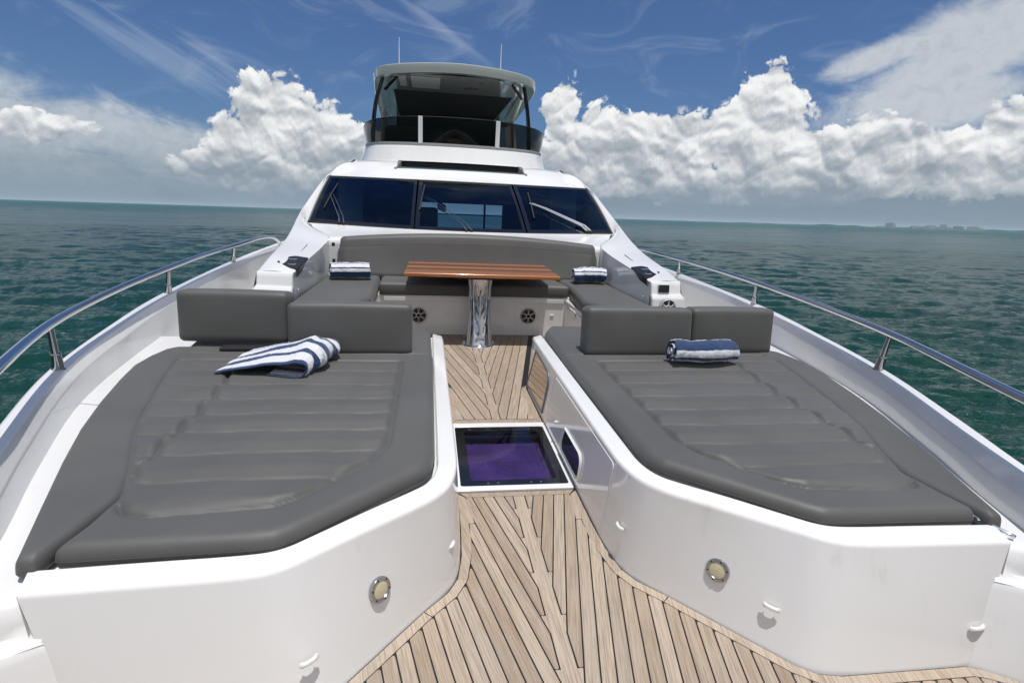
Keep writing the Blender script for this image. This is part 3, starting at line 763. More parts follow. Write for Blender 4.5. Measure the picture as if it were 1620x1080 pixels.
port_light(fillet([(3.33, .045), (2.82, .045), (2.80, .235), (3.27, .235)], .075, 6), fillet([(3.29, .070), (2.855, .070), (2.845, .210), (3.24, .210)], .055, 6))
def knob(pos, axis, r=.012):
    return MB().lathe([(.0005, .0), (r*1.3, .0), (r*1.2, .004), (r*.7, .006), (r*.7, .012), (r, .014), (r*.9, .020), (.0005, .022)], pos, axis, 14)
knob(on_wall(3.47, .165, .002), (-1, 0, .1)).build('push_knob', 'nylon_white', Yt)
# round courtesy lights, webbing eyes on the moulded faces
def face_light(pos, nrm, r=.048):
    c = Vector(pos); nn = Vector(nrm).normalized()
    o = MB().lathe([(r*.68, .001), (r*.74, .005), (r*.96, .004), (r, .001), (r, -.01), (r*.5, -.01)], c, nn, 32).build('courtesy_light', 'brushed_steel', Yt)
    MB().lathe([(.0005, .004), (r*.5, .0035), (r*.69, .001), (r*.69, -.004), (.0005, -.004)], c, nn, 32).build('lens', 'cream_lens', o)
    sc_ = []
    for k in range(6):
        a = k*math.pi/3; u = nn.orthogonal().normalized(); v = nn.cross(u)
        sc_.append(MB().lathe([(.0003, .0062), (.0035, .006), (.0035, .003), (.0003, .003)], c + (u*math.cos(a)+v*math.sin(a))*r*.84, nn, 8))
    each(sc_, 'screw', 'black_rubber', o)
face_light((.668, 1.817, .205), (-.72, -.64, .22)); face_light((-.686, 1.797, .222), (.72, -.64, .22))
def eye_strap(pos, along, nrm, L=.055):
    c = Vector(pos); a = Vector(along).normalized(); nn = Vector(nrm).normalized()
    mb = MB(); P = [c - a*L*.5 + nn*.001, c - a*L*.38 + nn*.005, c - a*L*.2 + nn*.008, c + a*L*.2 + nn*.008, c + a*L*.38 + nn*.005, c + a*L*.5 + nn*.001]
    mb.tube([tuple(p) for p in P], .0080, 8)
    for s in (-1, 1): mb.lathe([(.0005, .007), (.009, .006), (.010, 0), (.0005, -.002)], c + a*s*L*.5, nn, 10)
    o = mb.build('webbing_eye', 'nylon_white', Yt)
    each([MB().lathe([(.0005, .0075), (.004, .007), (.004, .004), (.0005, .004)], c + a*s*L*.5, nn, 8) for s in (-1, 1)], 'screw', 'brushed_steel', o)
eye_strap((.378, 2.185, .185), (.25, -1, -.1), (-1, -.25, .1), .045)
eye_strap((.805, 1.640, .165), (.75, -.85, 0), (-.72, -.64, .2), .05)
eye_strap((1.565, 1.487, .145), (1, 0, .15), (0, -1, .25), .05)
eye_strap((-.414, 2.115, .18), (-.35, -1, -.1), (1, -.5, .1), .045)
eye_strap((-.893, 1.540, .172), (-.75, -.65, 0), (.68, -.68, .2), .05)
# chrome stay ends beside the mattress corners
for sg in (1,):
    MB().tube([(1.70*sg, 1.72, .475), (1.745*sg, 1.615, .462), (1.765*sg, 1.595, .455)], .008, 10).build('pad_stay', 'chrome', Yt)

# ---- hand rails ---------------------------------------------------------
rail = [(-2.0, .30, .98), (-1.4, .78, .97), (-.5, 1.25, .95), (.4, 1.56, .93), (1.2, 1.80, .915), (2.05, 2.10, .905), (3.13, 2.485, .90), (4.1, 2.65, .918), (5.10, 2.735, .937), (6.1, 2.81, .945), (7.15, 2.86, .945), (8.3, 2.88, .95), (8.9, 2.885, .915), (9.25, 2.89, .84), (9.4, 2.895, .76)]
for sg in (1, -1):
    P = smooth_path([(x*sg, y, z) for y, x, z in rail], 6)
    r_o = MB().tube(P, .026, 14, ez=.85).build('hand_rail', 'chrome', Yt, sharp=60)
    for yy in (-1.0, 1.2, 3.2, 5.18, 7.29):
        bx, bz = bx_at(yy); PR = np.array(P); j = np.argmin(abs(PR[:, 1] - (yy-.06))); top = PR[j]
        b0 = np.array([bx*sg, yy, bz]); tp = np.array([top[0], top[1], top[2]-.02]); d = tp - b0
        mb = MB().tube([b0 + d*.0, b0 + d*.04, b0 + d*.38, b0 + d*.40, b0 + d*.42, b0 + d*1.0], [.034, .030, .025, .024, .018, .0165], 14)
        s_o = mb.build('stanchion', 'dark_chrome', r_o, sharp=40)

# ---- cockpit: bench base, side seat bases, consoles ---------------------
bb = MB().box((.04, 6.87, .235), (2.36, .50, .50)); bench = bb.build('bench_base', 'gelcoat', Yt, bevel=.012)
MB().box((.045, 6.614, .435), (2.20, .016, .055)).build('base_lip', 'gelcoat', bench, bevel=.006)
for sg, xi in ((1, 1.16), (-1, 1.13)):
    o = MB().prism([(x*sg, y) for x, y in [(xi, 6.64), (xi, 5.55), (xi+.14, 5.36), (1.80, 5.36), (1.80, 6.64)]], -.02, .455).build('side_seat_base', 'gelcoat', Yt, bevel=.012)
    MB().box((sg*(xi-.006), 6.05, .30), (.014, .62, .22)).build('locker_lid', 'gelcoat', o, bevel=.012)
    MB().box((sg*(xi-.014), 6.05, .385), (.010, .07, .022)).build('latch', 'grey_plastic', o, bevel=.004)
def speaker(c, nrm, r, up=(0, 0, 1), par=Yt):
    c = Vector(c); nn = Vector(nrm).normalized(); v = (Vector(up) - nn*nn.dot(Vector(up))).normalized(); u = v.cross(nn)
    o = MB().lathe([(.0005, .001), (r*.92, .001), (r*.98, .006), (r, .0), (r, -.01), (.0005, -.01)], c, nn, 40).build('speaker', 'black_rubber', par)
    g = MB()
    for rr_, w in ((.96, .055), (.30, .07)):
        g.lathe([(r*(rr_-w), .010), (r*(rr_-w*.5), .016), (r*(rr_+w*.3), .012), (r*(rr_+w*.3), .004), (r*(rr_-w), .004)], c, nn, 40)
    for k in range(6):
        a = k*math.pi/3 + math.pi/6
        for da in (-.13, .13):
            p0 = c + nn*.012 + (u*math.cos(a) + v*math.sin(a))*r*.30; p1 = c + nn*.012 + (u*math.cos(a+da) + v*math.sin(a+da))*r*.93
            g.tube([tuple(p0), tuple(p1)], r*.028, 6)
    g.build('speaker_grille', 'nylon_white', o)
    MB().lathe([(.0005, .016), (r*.16, .013), (r*.26, .004), (r*.26, 0), (.0005, 0)], c, nn, 20).build('speaker_cone', 'black_rubber', o)
speaker((-.645, 6.612, .236), (0, -1, 0), .096); speaker((.70, 6.612, .244), (0, -1, 0), .098)
each([MB().box((x, 6.617, .255), (.05, .012, .022)) for x in (-.30, .42, 1.0)], 'seat_fixing', 'nylon_white', bench, bevel=.004)
each([MB().box((-1.70, 7.16, z), (.035, .03, .045)) for z in (1.00, .80)], 'back_bracket', 'black_rubber', Yt, bevel=.006)

E_ = [(2.17, 5.62, .865), (2.18, 5.9, .915), (2.19, 6.2, .965), (2.215, 6.9, 1.06), (2.27, 7.6, 1.19), (2.30, 8.0, 1.29), (2.29, 8.4, 1.43), (2.17, 9.1, 1.78), (2.09, 9.35, 1.90), (1.97, 9.6, 2.05), (1.82, 9.8, 2.105), (1.60, 10.3, 2.12)]
I_ = [(1.83, 5.62, .85), (1.815, 5.9, .895), (1.80, 6.2, .93), (1.77, 6.9, 1.01), (1.78, 7.35, 1.09), (2.05, 7.85, 1.15), (2.19, 8.10, 1.215), (2.115, 9.0, 1.70), (2.085, 9.30, 1.865), (1.92, 9.42, 1.905), (1.70, 9.55, 1.965), (1.40, 9.75, 2.05)]
W_out = [(.05, .0, -.09)]
for sg in (1, -1):
    Ep, Ip = smooth_path(E_, 5), smooth_path(I_, 5)
    rings = []
    for e, i_ in zip(Ep, Ip):
        e, i_ = np.array(e), np.array(i_); w = e - i_
        r = []
        zl_ = .48 if i_[1] < 7.25 else i_[2] - .012
        if i_[1] < 7.3: r += [i_ + (0.02, 0, -(i_[2]-.45)), i_ + (.004, 0, -.03)]
        else: r += [i_ + (-.012, 0, -.05), i_ + (-.004, 0, -.02)]
        r += [i_ + (.006, 0, -.008), i_ + (.022, 0, .0), i_ + w*.5 + (0, 0, .008), e - (.03, 0, .002), e - (.008, 0, .010), e + (.004, 0, -.03), e + (.035, 0.0, -.14), e + (.08, 0, -.45), (e[0]+.10, e[1], .08 if e[1] < 9 else .9)]
        rings.append([(p[0]*sg, p[1], p[2]) for p in r])
    # front nose of the console
    f0 = rings[0]; nose = []
    for (dy, dz, ex) in ((-.10, -.72, .05), (-.10, -.30, .045), (-.095, -.155, .03), (-.045, -.125, .0), (-.035, -.04, 0), (-.022, -.010, 0)):
        pass
    side = MB().loft(rings, False, False)
    so_ = side.build('superstructure_side', 'gelcoat', Yt, sharp=32)
    cf = MB()
    prof = [(5.62, .853, .0), (5.600, .840, .0), (5.588, .80, .0), (5.575, .735, .004), (5.565, .715, .012), (5.535, .690, .03), (5.528, .66, .035), (5.52, .08, .06)]
    rr = []
    for (yy, zz, ex) in prof:
        zi = zz
        rr.append([(1.834*sg + 0, yy + .045, zi), ((1.836)*sg, yy + .012, zi), ((1.850)*sg, yy, zi + .003), ((2.145+ex)*sg, yy, zi + .010), ((2.168+ex)*sg, yy + .015, zi + .010), ((2.172+ex)*sg, yy + .06, zi + .008), ((2.174+ex)*sg, yy+.35, zi+.012 if zz > .84 else zi)])
    cf.loft(rr, False, False); cf.build('console_front', 'gelcoat', Yt, sharp=50)
    speaker((2.015*sg, 5.522, .590), (0, -1, .02), .094)
    # cup holder tray: black moulding let into the inner top edge
    tx = 1.91*sg
    def tp(x, y):   # console top height
        return .853 + (y-5.62)*.148 + (abs(x)-1.83)*.045
    outl = fillet([(1.815, 5.72), (1.90, 5.76), (2.06, 5.92), (2.035, 6.10), (1.94, 6.20), (1.80, 6.16)], [.0, .03, .05, .05, .05, 0], 5)
    mb = MB(); n = len(outl)
    mb.add([(x*sg, y, tp(x, y)+.010) for x, y in outl] + [(x*sg, y, tp(x, y)-.01) for x, y in outl], [tuple(range(n))] + [(i, (i+1) % n, n+(i+1) % n, n+i) for i in range(n)])
    mb.add([(1.806*sg, 5.72, .876), (1.796*sg, 6.14, .940), (1.801*sg, 5.86, .835), (1.809*sg, 5.62, .800)], [(0, 1, 2, 3)])
    cup = mb.build('cup_holder', 'black_satin', Yt)
    for (cx_, cy_) in ((1.90, 5.88), (1.93, 6.07)):
        MB().lathe([(.036, .012), (.040, .016), (.045, .014), (.046, .008), (.036, .008)], (cx_*sg, cy_, tp(cx_, cy_)), (0, 0, 1), 24).build('cup_ring', 'chrome', cup)
        MB().lathe([(.0005, .0115), (.035, .0115), (.035, .009), (.0005, .009)], (cx_*sg, cy_, tp(cx_, cy_)), (0, 0, 1), 24).build('cup_mat', 'grey_plastic', cup)
    kk = MB().box((1.822*sg, 5.75, .66), (.012, .03, .035), 0); kk.build('wall_hook', 'nylon_white', Yt, bevel=.005)
    gr = MB().box((1.93*sg, 6.62, 1.002), (.006, .32, .010), 0, 0, math.atan(.148)); gr.build('grab_slot', 'grey_ledge', Yt, bevel=.002)
sk = MB().box((1.97, 5.573, .785), (.122, .014, .084), 0, 0, -.12).build('socket_panel', 'black_gloss', Yt, bevel=.01)
MB().box((1.97, 5.580, .783), (.14, .008, .10), 0, 0, -.12).build('socket_frame', 'gelcoat', sk, bevel=.01)

# brow between seat back and windscreen, closed from console to console
rows = []
for (y, z, hw) in ((7.30, .45, 1.79), (7.30, .98, 1.79), (7.31, 1.03, 1.785), (7.34, 1.055, 1.785), (7.42, 1.075, 1.80), (7.7, 1.115, 2.0), (7.86, 1.150, 2.13), (7.93, 1.166, 2.21)):
    row = []
    for k in range(25):
        t = -1 + 2*k/24; x = t*hw
        bow = .04*(1-t*t) if z > .9 else 0
        yy = y + (.16*t*t*(y > 7.8)) ; zz = z + bow*(1 if y < 7.6 else .2) + (.035*t*t if y > 7.8 else 0)
        row.append((x, yy, zz))
    rows.append(row)
MB().loft(rows, False, False).build('windscreen_brow', 'gelcoat', Yt, sharp=45)

# ---- windscreen -----------------------------------------------------------
def ws(x, v):
    """point of the windscreen surface: v=0 sill, v=1 head"""
    b = np.array([x*1.0, 7.915 + .042*x*x, 1.168 + .011*x*x]); t = np.array([x*.955, 9.215 + .022*x*x, 1.862 - .001*x*x])
    p = b*(1-v) + t*v; s = math.sin(math.pi*v)*.012
    return (p[0], p[1] - s, p[2] + s*2)
def ws_patch(x0b, x1b, x0t, x1t, v0, v1, off=0.0, nx=10, nv=6):
    mb = MB(); rows = []
    for j in range(nv+1):
        v = v0 + (v1-v0)*j/nv; a = x0b*(1-v) + x0t*v; b = x1b*(1-v) + x1t*v
        rows.append([tuple(np.array(ws(a + (b-a)*i/nx, v)) + np.array((0, -off*.47, off*.88))) for i in range(nx+1)])
    return mb.loft(rows, False, False)
panes = ((-2.175, -.745, -2.175, -.755), (-.725, .855, -.725, .815), (.875, 2.185, .845, 2.165))
for (a, b, c, d) in panes:
    po = ws_patch(a+.05, b-.035, c+.05, d-.035, .045, .955).build('windscreen_pane', 'windscreen_glass', Yt, recalc=False, sharp=60)
    fb = MB(); L = [(a, a+.06, c, c+.06, 0, 1), (b-.045, b, d-.045, d, 0, 1), (a, b, c, d, 0, .055), (a, b, c, d, .945, 1)]
    for i, (p, q, r_, s_, v0, v1) in enumerate(L):
        t = ws_patch(p, q, r_, s_, v0, v1, .003 + .0015*(i > 1)); fb.add(t.v, t.f)
    fb.build('pane_border', 'black_gloss', po, recalc=False, sharp=60)
# sill rubber and head flashing
MB().tube([ws(x, -.005) for x in np.linspace(-2.18, 2.19, 30)], .010, 6).build('windscreen_seal', 'black_rubber', Yt)
MB().tube([ws(x, 1.005) for x in np.linspace(-2.18, 2.17, 30)], .010, 6).build('windscreen_seal', 'black_rubber', Yt)
for sg, xx in ((1, 2.185), (-1, -2.18)):
    MB().tube([ws(xx*(1 if v < 2 else 1), v) for v in np.linspace(0, 1, 12)], .014, 6).build('windscreen_trim', 'grey_plastic', Yt)
def wiper(x0, v0, x1, v1, dx, th=1.0, mt='silver'):
    def P(x, v, o): q = ws(x, v); return (q[0], q[1]-o*.47, q[2]+o*.88)
    o = MB()
    for k in (0, dx):
        o.tube([P(x0+k, v0-.02, .02), P(x0+k + (x1-x0)*.1, v0 + (v1-v0)*.1, .05), P(x0+k*.9+(x1-x0)*.75, v0+(v1-v0)*.75, .05), P(x1+k*.8, v1, .03)], [.013*th, .012*th, .007*th, .005*th], 8)
    a = o.build('wiper_arm', mt, Yt)
    piv = MB()
    for k in (0, dx): piv.lathe([(.0005, .0), (.028, .0), (.026, .03), (.016, .045), (.0005, .05)], P(x0+k, v0-.03, -.005), (0, -.47, .88), 14)
    piv.build('wiper_pivot', 'black_rubber', a)
    bl = MB().tube([P(x1 + dx*.3 - .02, v1 - .28, .016), P(x1 + dx*.4, v1, .022), P(x1 + dx*.5 + .02, v1 + .26, .016)], .012, 6); bl.build('wiper_blade', 'black_rubber', a)
wiper(-1.755, .03, -2.03, .52, .06, .7, 'brushed_steel'); wiper(-.01, .03, -.68, .60, .07, .55, 'dark_chrome'); wiper(1.84, .03, 1.06, .53, -.055, 1.25)

# ---- saloon behind the glass ---------------------------------------------
cab = MB()
cab.add([(-2.05, 8.0, 1.02), (2.05, 8.0, 1.02), (2.0, 14.2, .55), (-2.0, 14.2, .55)], [(0, 1, 2, 3)])
cab.add([(-2.06, 8.2, .5), (-2.0, 9.3, 1.83), (-1.95, 14.2, 1.95), (-2.0, 14.2, .5)], [(0, 1, 2, 3)])
cab.add([(2.06, 8.2, .5), (2.0, 9.3, 1.83), (1.95, 14.2, 1.95), (2.0, 14.2, .5)], [(0, 1, 2, 3)])
cab.add([(-2.0, 9.36, 1.83), (2.0, 9.36, 1.83), (1.95, 14.2, 1.98), (-1.95, 14.2, 1.98)], [(0, 1, 2, 3)])
cab.add([(-2.0, 14.2, .5), (-.77, 14.2, .5), (-.77, 14.2, 1.98), (-2.0, 14.2, 1.98)], [(0, 1, 2, 3)])
cab.add([(1.28, 14.2, .5), (2.0, 14.2, .5), (2.0, 14.2, 1.98), (1.28, 14.2, 1.98)], [(0, 1, 2, 3)])
cab.add([(-.77, 14.2, 1.46), (1.28, 14.2, 1.46), (1.28, 14.2, 1.98), (-.77, 14.2, 1.98)], [(0, 1, 2, 3)])
cab_o = cab.build('saloon', 'navy_interior', Yt, recalc=False)
MB().box((.83, 14.15, 1.0), (.05, .05, .95)).build('door_post', 'grey_plastic', cab_o)
MB().box((0, 8.25, 1.09), (3.6, .55, .05)).build('dashboard', 'black_rubber', cab_o, bevel=.02)
seat = MB().box((-.62, 10.2, 1.17), (.46, .18, .52)).box((-.62, 10.05, .92), (.5, .5, .16)); seat.build('helm_seat', 'brown_interior', cab_o, bevel=.05)
MB().box((-1.25, 10.4, 1.12), (.46, .18, .40)).build('helm_seat', 'brown_interior', cab_o, bevel=.05)
MB().lathe([(.001, 0), (.05, 0), (.055, .05), (.03, .10), (.001, .11)], (-1.35, 8.5, 1.12), (0, 0, 1), 16).build('compass', 'black_gloss', cab_o)

# ---- roof, louvre, flybridge ----------------------------------------------
def roof_z(y, x, hw):
    t = abs(x)/hw
    return 0
rowsR = []
spec = [(9.235, 1.868, 2.09, .0), (9.30, 1.892, 2.09, .0), (9.42, 1.945, 2.05, .10), (9.60, 2.02, 1.98, .08), (9.80, 2.115, 1.85, .045), (10.0, 2.165, 1.76, .02), (10.3, 2.19, 1.80, .03), (10.95, 2.20, 1.95, .1), (12.0, 2.20, 2.05, .15), (14.5, 2.18, 2.05, .15), (19.0, 2.1, 2.0, .15)]
roof = MB(); rows = []
def edge_at(y):
    P = np.array(smooth_path(E_, 5)); return float(np.interp(y, P[:, 1], P[:, 0]))
HX = 1.06
for (y, z, hw, dr) in spec:
    xs = list(np.linspace(-hw, -HX, 7)) + list(np.linspace(-HX, HX, 13))[1:-1] + list(np.linspace(HX, hw, 7))
    row = []
    for x in xs:
        t = abs(x)/hw; row.append((x, y + (.10*t*t if y < 9.4 else 0), z - dr*max(0, (t-.6)/.4)**2*(1) + .03*(1-t*t)*(y > 9.5)))
    rows.append(row)
m_ = len(rows[0]); vs = [p for r in rows for p in r]; fs = []
for i in range(len(rows)-1):
    for j in range(m_-1):
        if 3 <= i <= 4 and 6 <= j < m_-7: continue          # opening for the louvre
        fs.append((i*m_+j, i*m_+j+1, (i+1)*m_+j+1, (i+1)*m_+j))
roof.add(vs, fs); ro = roof.build('coach_roof', 'gelcoat', Yt, sharp=50)
# fairing between roof rows and pillar strips
for sg in (1, -1):
    Ep, Ip = smooth_path(E_, 5), smooth_path(I_, 5)
    fr = MB(); rr = []
    for e in Ep[40:]:
        y = e[1]; hw = np.interp(y, [s[0] for s in spec], [s[2] for s in spec]); z = np.interp(y, [s[0] for s in spec], [s[1] - s[3] for s in spec])
        rr.append([(hw*.93*sg, y, z + .0), ((hw+e[0])*.5*sg, y, (z+e[2])*.5 + .012), (e[0]*sg, y, e[2]), ((e[0]+.10)*sg, y, e[2]-.25), ((e[0]+.18)*sg, y, 1.2)])
    fr.loft(rr, False, False)
    side = MB().loft([[(1.75*sg, 10.0, 2.19), (1.95*sg, 10.0, 2.02), (2.2*sg, 10.0, 1.4), (2.35*sg, 10.0, .1)], [(1.85*sg, 11, 2.18), (2.05*sg, 11, 2.0), (2.25*sg, 11, 1.4), (2.35*sg, 11, .1)], [(1.95*sg, 19, 2.1), (2.1*sg, 19, 1.9), (2.25*sg, 19, 1.3), (2.3*sg, 19, .1)]], False, False)
    side.build('saloon_side', 'gelcoat', Yt, sharp=50)
# louvre: sunk ramp, black slot above it, raised cheeks
lv = MB(); zf = 2.035
lv.loft([[(-HX, 9.60, 2.045), (HX, 9.60, 2.045)], [(-HX, 9.66, 2.02), (HX, 9.66, 2.02)], [(-1.02, 10.02, 2.075), (1.02, 10.02, 2.075)]], False, False)
lvo = lv.build('louvre', 'hardtop_gelcoat', Yt, recalc=False)  # ramp greyed: shade of the roof overhang put into its colour
MB().box((0, 10.04, 2.13), (2.06, .05, .075)).build('louvre_slot', 'dark_void', lvo)
for sg in (1, -1):
    MB().loft([[(HX*sg, 9.57, 2.035), ((HX+.045)*sg, 9.57, 2.035), ((HX+.045)*sg, 9.57, 2.03), (HX*sg, 9.57, 2.03)], [((HX-.03)*sg, 9.75, 2.115), ((HX+.03)*sg, 9.75, 2.10), ((HX+.03)*sg, 9.75, 2.0), ((HX-.03)*sg, 9.75, 2.0)],
               [((HX-.06)*sg, 10.04, 2.195), (HX*sg, 10.04, 2.19), (HX*sg, 10.04, 2.03), ((HX-.06)*sg, 10.04, 2.03)]]).build('louvre_cheek', 'grey_plastic', lvo, bevel=.004)

plan = [(-1.84, 19.0), (-1.84, 14.0), (-1.82, 12.3), (-1.74, 11.45), (-1.50, 10.98), (-1.05, 10.72), (-.55, 10.6), (0, 10.57), (.55, 10.6), (1.0, 10.72), (1.44, 10.98), (1.68, 11.45), (1.77, 12.3), (1.80, 14.0), (1.80, 19)]
pl = chaikin(plan, 2)
def band(prof, name, m, parent, **kw):
    rings = []
    for i, p in enumerate(pl):
        a = np.array(pl[max(i-1, 0)]); b = np.array(pl[min(i+1, len(pl)-1)]); t = (b-a)/np.linalg.norm(b-a); nrm = np.array([-t[1], t[0]])
        side = 1 if True else 1
        if nrm[1] > 0 and abs(p[0]) < 1.2: nrm = -nrm
        if abs(p[0]) >= 1.2 and nrm[0]*p[0] < 0: nrm = -nrm
        rings.append([(p[0]+nrm[0]*o, p[1]+nrm[1]*o, z) for o, z in prof])
    return MB().loft(rings, False, False).build(name, m, parent, **kw)
fly = band([(.13, 2.17), (.11, 2.24), (.085, 2.30), (.03, 2.47), (.012, 2.495), (-.02, 2.503)], 'flybridge_coaming', 'gelcoat', Yt, sharp=30)
band([(.012, 2.497), (.018, 2.512), (.016, 2.545), (-.02, 2.55), (-.10, 2.55)], 'coaming_ledge', 'grey_ledge', fly, sharp=30)
# tinted wrap-round screen
gl_pl = [p for p in pl if p[1] < 13.2]
def screen(y): return 0
rings = []
for p in gl_pl:
    x, y = p; c = 1 - min(1, max(0, (y-10.57)/1.2)); h = .30 + .14*c; ex = 1.0 + .012
    flare = .045
    if y > 12: h = h*max(.25, 1 - (y-12)/1.2)
    d = np.array([x*.8, y-12.2]); d /= np.linalg.norm(d)
    rings.append([(x - d[0]*.015, y - d[1]*.015, 2.545), (x + d[0]*flare*.5, y + d[1]*flare*.5, 2.55 + h*.5), (x + d[0]*flare, y + d[1]*flare, 2.55 + h)])
fs_o = MB().loft(rings, False, False).build('wind_deflector', 'smoked_glass', Yt, recalc=False, sharp=60)
MB().tube([r[2] for r in rings], .004, 6).build('deflector_edge', 'black_rubber', fs_o)
for xx in (-.70, .69):
    j = min(range(len(rings)), key=lambda k: abs(rings[k][1][0] - xx)); r = rings[j]
    mb = MB(); w = .038
    mb.loft([[(xx-w, r[0][1]-.045, 2.54), (xx+w, r[0][1]-.045, 2.54), (xx+w, r[0][1]+.02, 2.50), (xx-w, r[0][1]+.02, 2.50)],
             [(xx-w, r[2][1]-.035, r[2][2]+.005), (xx+w, r[2][1]-.035, r[2][2]+.005), (xx+w, r[2][1]+.02, r[2][2]+.005), (xx-w, r[2][1]+.02, r[2][2]+.005)]])
    mb.build('deflector_post', 'boat_white', fs_o, bevel=.004)
fd = MB().prism([(x*.97, y+.06) for x, y in pl], 2.22, 2.26).build('flybridge_deck', 'gelcoat_warm', Yt)
MB().box((-.85, 11.75, 2.60), (1.1, .5, .62)).build('fly_console', 'dark_canvas', fd, bevel=.08)
MB().box((-.80, 12.7, 2.62), (.95, .25, .60)).build('fly_seat', 'grey_vinyl_dark', fd, bevel=.08)
MB().box((.9, 12.9, 2.50), (1.3, .3, .45)).build('fly_seat', 'brown_interior', fd, bevel=.08)
# ---- hard top -------------------------------------------------------------
top = [(-1.95, 17.6), (-1.80, 14.5), (-1.66, 12.4), (-1.60, 11.75), (-1.50, 11.32), (-1.25, 11.06), (-.75, 10.86), (-.05, 10.76), (.65, 10.84), (1.15, 11.05), (1.42, 11.34), (1.54, 11.75), (1.60, 12.4), (1.72, 14.5), (1.86, 17.6)]
tp_ = chaikin(top, 2)
def top_z(x): return 3.90 + .03*(1 - (x/1.6)**2) - .03*abs(x)/1.6
mb = MB(); rings = []
for off, dz in ((.30, -.130), (.14, -.152), (.04, -.158), (.010, -.156), (.0, -.146), (-.018, -.022), (-.010, -.004), (.01, .004), (.4, .05)):
    ring = []
    for i, p in enumerate(tp_):
        a = np.array(tp_[max(i-1, 0)]); b = np.array(tp_[min(i+1, len(tp_)-1)]); t = (b-a)/np.linalg.norm(b-a); n_ = np.array([t[1], -t[0]])
        if (n_ @ (np.array([-.05, 14.5]) - np.array(p))) < 0: n_ = -n_
        q = np.array(p) + n_*off; ring.append((q[0], q[1], top_z(p[0]) + dz))
    rings.append(ring)
mb.loft(rings, False, False)
n = len(tp_); mb.add(rings[-1], [tuple(range(n))])
ht = mb.build('hard_top', 'hardtop_gelcoat', Yt, sharp=40)
ceil_ = MB(); ceil_.loft([[(x*.80 if False else x, y, 3.775) for x, y in ((-1.22, 11.10), (1.14, 11.10))], [(-1.42, 11.7, 3.77), (1.36, 11.7, 3.77)], [(-1.5, 12.85, 3.765), (1.44, 12.85, 3.765)]], False, False)
ceil_.add([(-1.5, 12.85, 3.765), (-1.30, 12.85, 3.765), (-1.42, 17.6, 3.765), (-1.85, 17.6, 3.765)], [(0, 1, 2, 3)]); ceil_.add([(1.44, 12.85, 3.765), (1.24, 12.85, 3.765), (1.30, 17.6, 3.765), (1.75, 17.6, 3.765)], [(0, 1, 2, 3)])
ceil_.build('hard_top_ceiling', 'hardtop_gelcoat', ht, recalc=False)
MB().loft([[(-1.30, 12.85, 3.765), (1.24, 12.85, 3.765)], [(-1.30, 12.86, 3.80), (1.24, 12.86, 3.80)], [(-1.36, 15.0, 3.80), (1.28, 15.0, 3.80)], [(-1.42, 17.6, 3.79), (1.30, 17.6, 3.79)]], False, False).build('sunroof_canvas', 'dark_canvas', ht, recalc=False)
MB().box((0, 17.5, 3.0), (3.0, .06, 1.55)).build('aft_canvas', 'dark_canvas', ht)
dl = []
for (x, y) in ((-1.0, 11.6), (-.3, 11.45), (.45, 11.45), (1.1, 11.7)): dl.append(MB().lathe([(.001, 0), (.04, 0), (.045, -.008), (.03, -.012), (.001, -.012)], (x, y, 3.772), (0, 0, 1), 16))
each(dl, 'down_light', 'chrome', ht)
each([MB().box((-.62, 11.85, 3.758), (.55, 1.05, .02)), MB().box((-1.06, 11.85, 3.758), (.14, .9, .02))], 'ceiling_panel', 'boat_white', ht, bevel=.005)
MB().lathe([(.001, 0), (.16, 0), (.15, -.03), (.06, -.05), (.001, -.05)], (.30, 12.2, 3.762), (0, 0, 1), 24).build('ceiling_speaker', 'grey_plastic', ht)
for sg, xb, xt, xd in ((1, 1.46, 1.26, 1.02), (-1, -1.64, -1.40, -1.14)):
    P = smooth_path([(xb, 11.75, 2.45), (xb - .02*sg, 11.66, 2.85), (xb - .09*sg, 11.52, 3.3), (xt, 11.42, 3.76)], 5)
    q = MB().tube(P, .042, 10, ez=.8).build('hard_top_strut', 'black_gloss', Yt, sharp=60)
    MB().tube([(xt - .02*sg, 11.47, 3.52), (xd, 11.40, 3.76)], .028, 8).build('strut_brace', 'black_gloss', q)
for sg in (1, -1):
    MB().loft([[((1.75)*sg, 15.6, 2.5), ((1.85)*sg, 15.6, 2.5), ((1.85)*sg, 17.2, 2.5), ((1.75)*sg, 17.2, 2.5)], [((1.68)*sg, 16.4, 3.8), ((1.80)*sg, 16.4, 3.8), ((1.80)*sg, 17.5, 3.8), ((1.68)*sg, 17.5, 3.8)]]).build('hard_top_leg', 'gelcoat', ht, bevel=.03)
for (x, y, h) in ((-1.14, 12.0, .56), (.855, 12.0, .60)):
    q = MB().tube([(x, y, 3.93), (x, y, 3.97), (x, y, 3.98), (x+.004, y, 4.0+h)], [.03, .028, .011, .007], 8).build('antenna', 'boat_white', Yt)

# stern rail far aft, seen through the saloon
sr = MB().tube([(-2.2, 18.8, 1.05), (2.2, 18.8, 1.05)], .02, 8)
sr.build('stern_rail', 'chrome', Yt)
MB().box((0, 16.6, .42), (5.4, 4.9, .04)).build('aft_deck', 'teak', Yt)
each([MB().box((s*2.38, 9.5, .09), (1.12, 9.6, .03)) for s in (1, -1)], 'side_deck', 'gelcoat_warm', Yt)

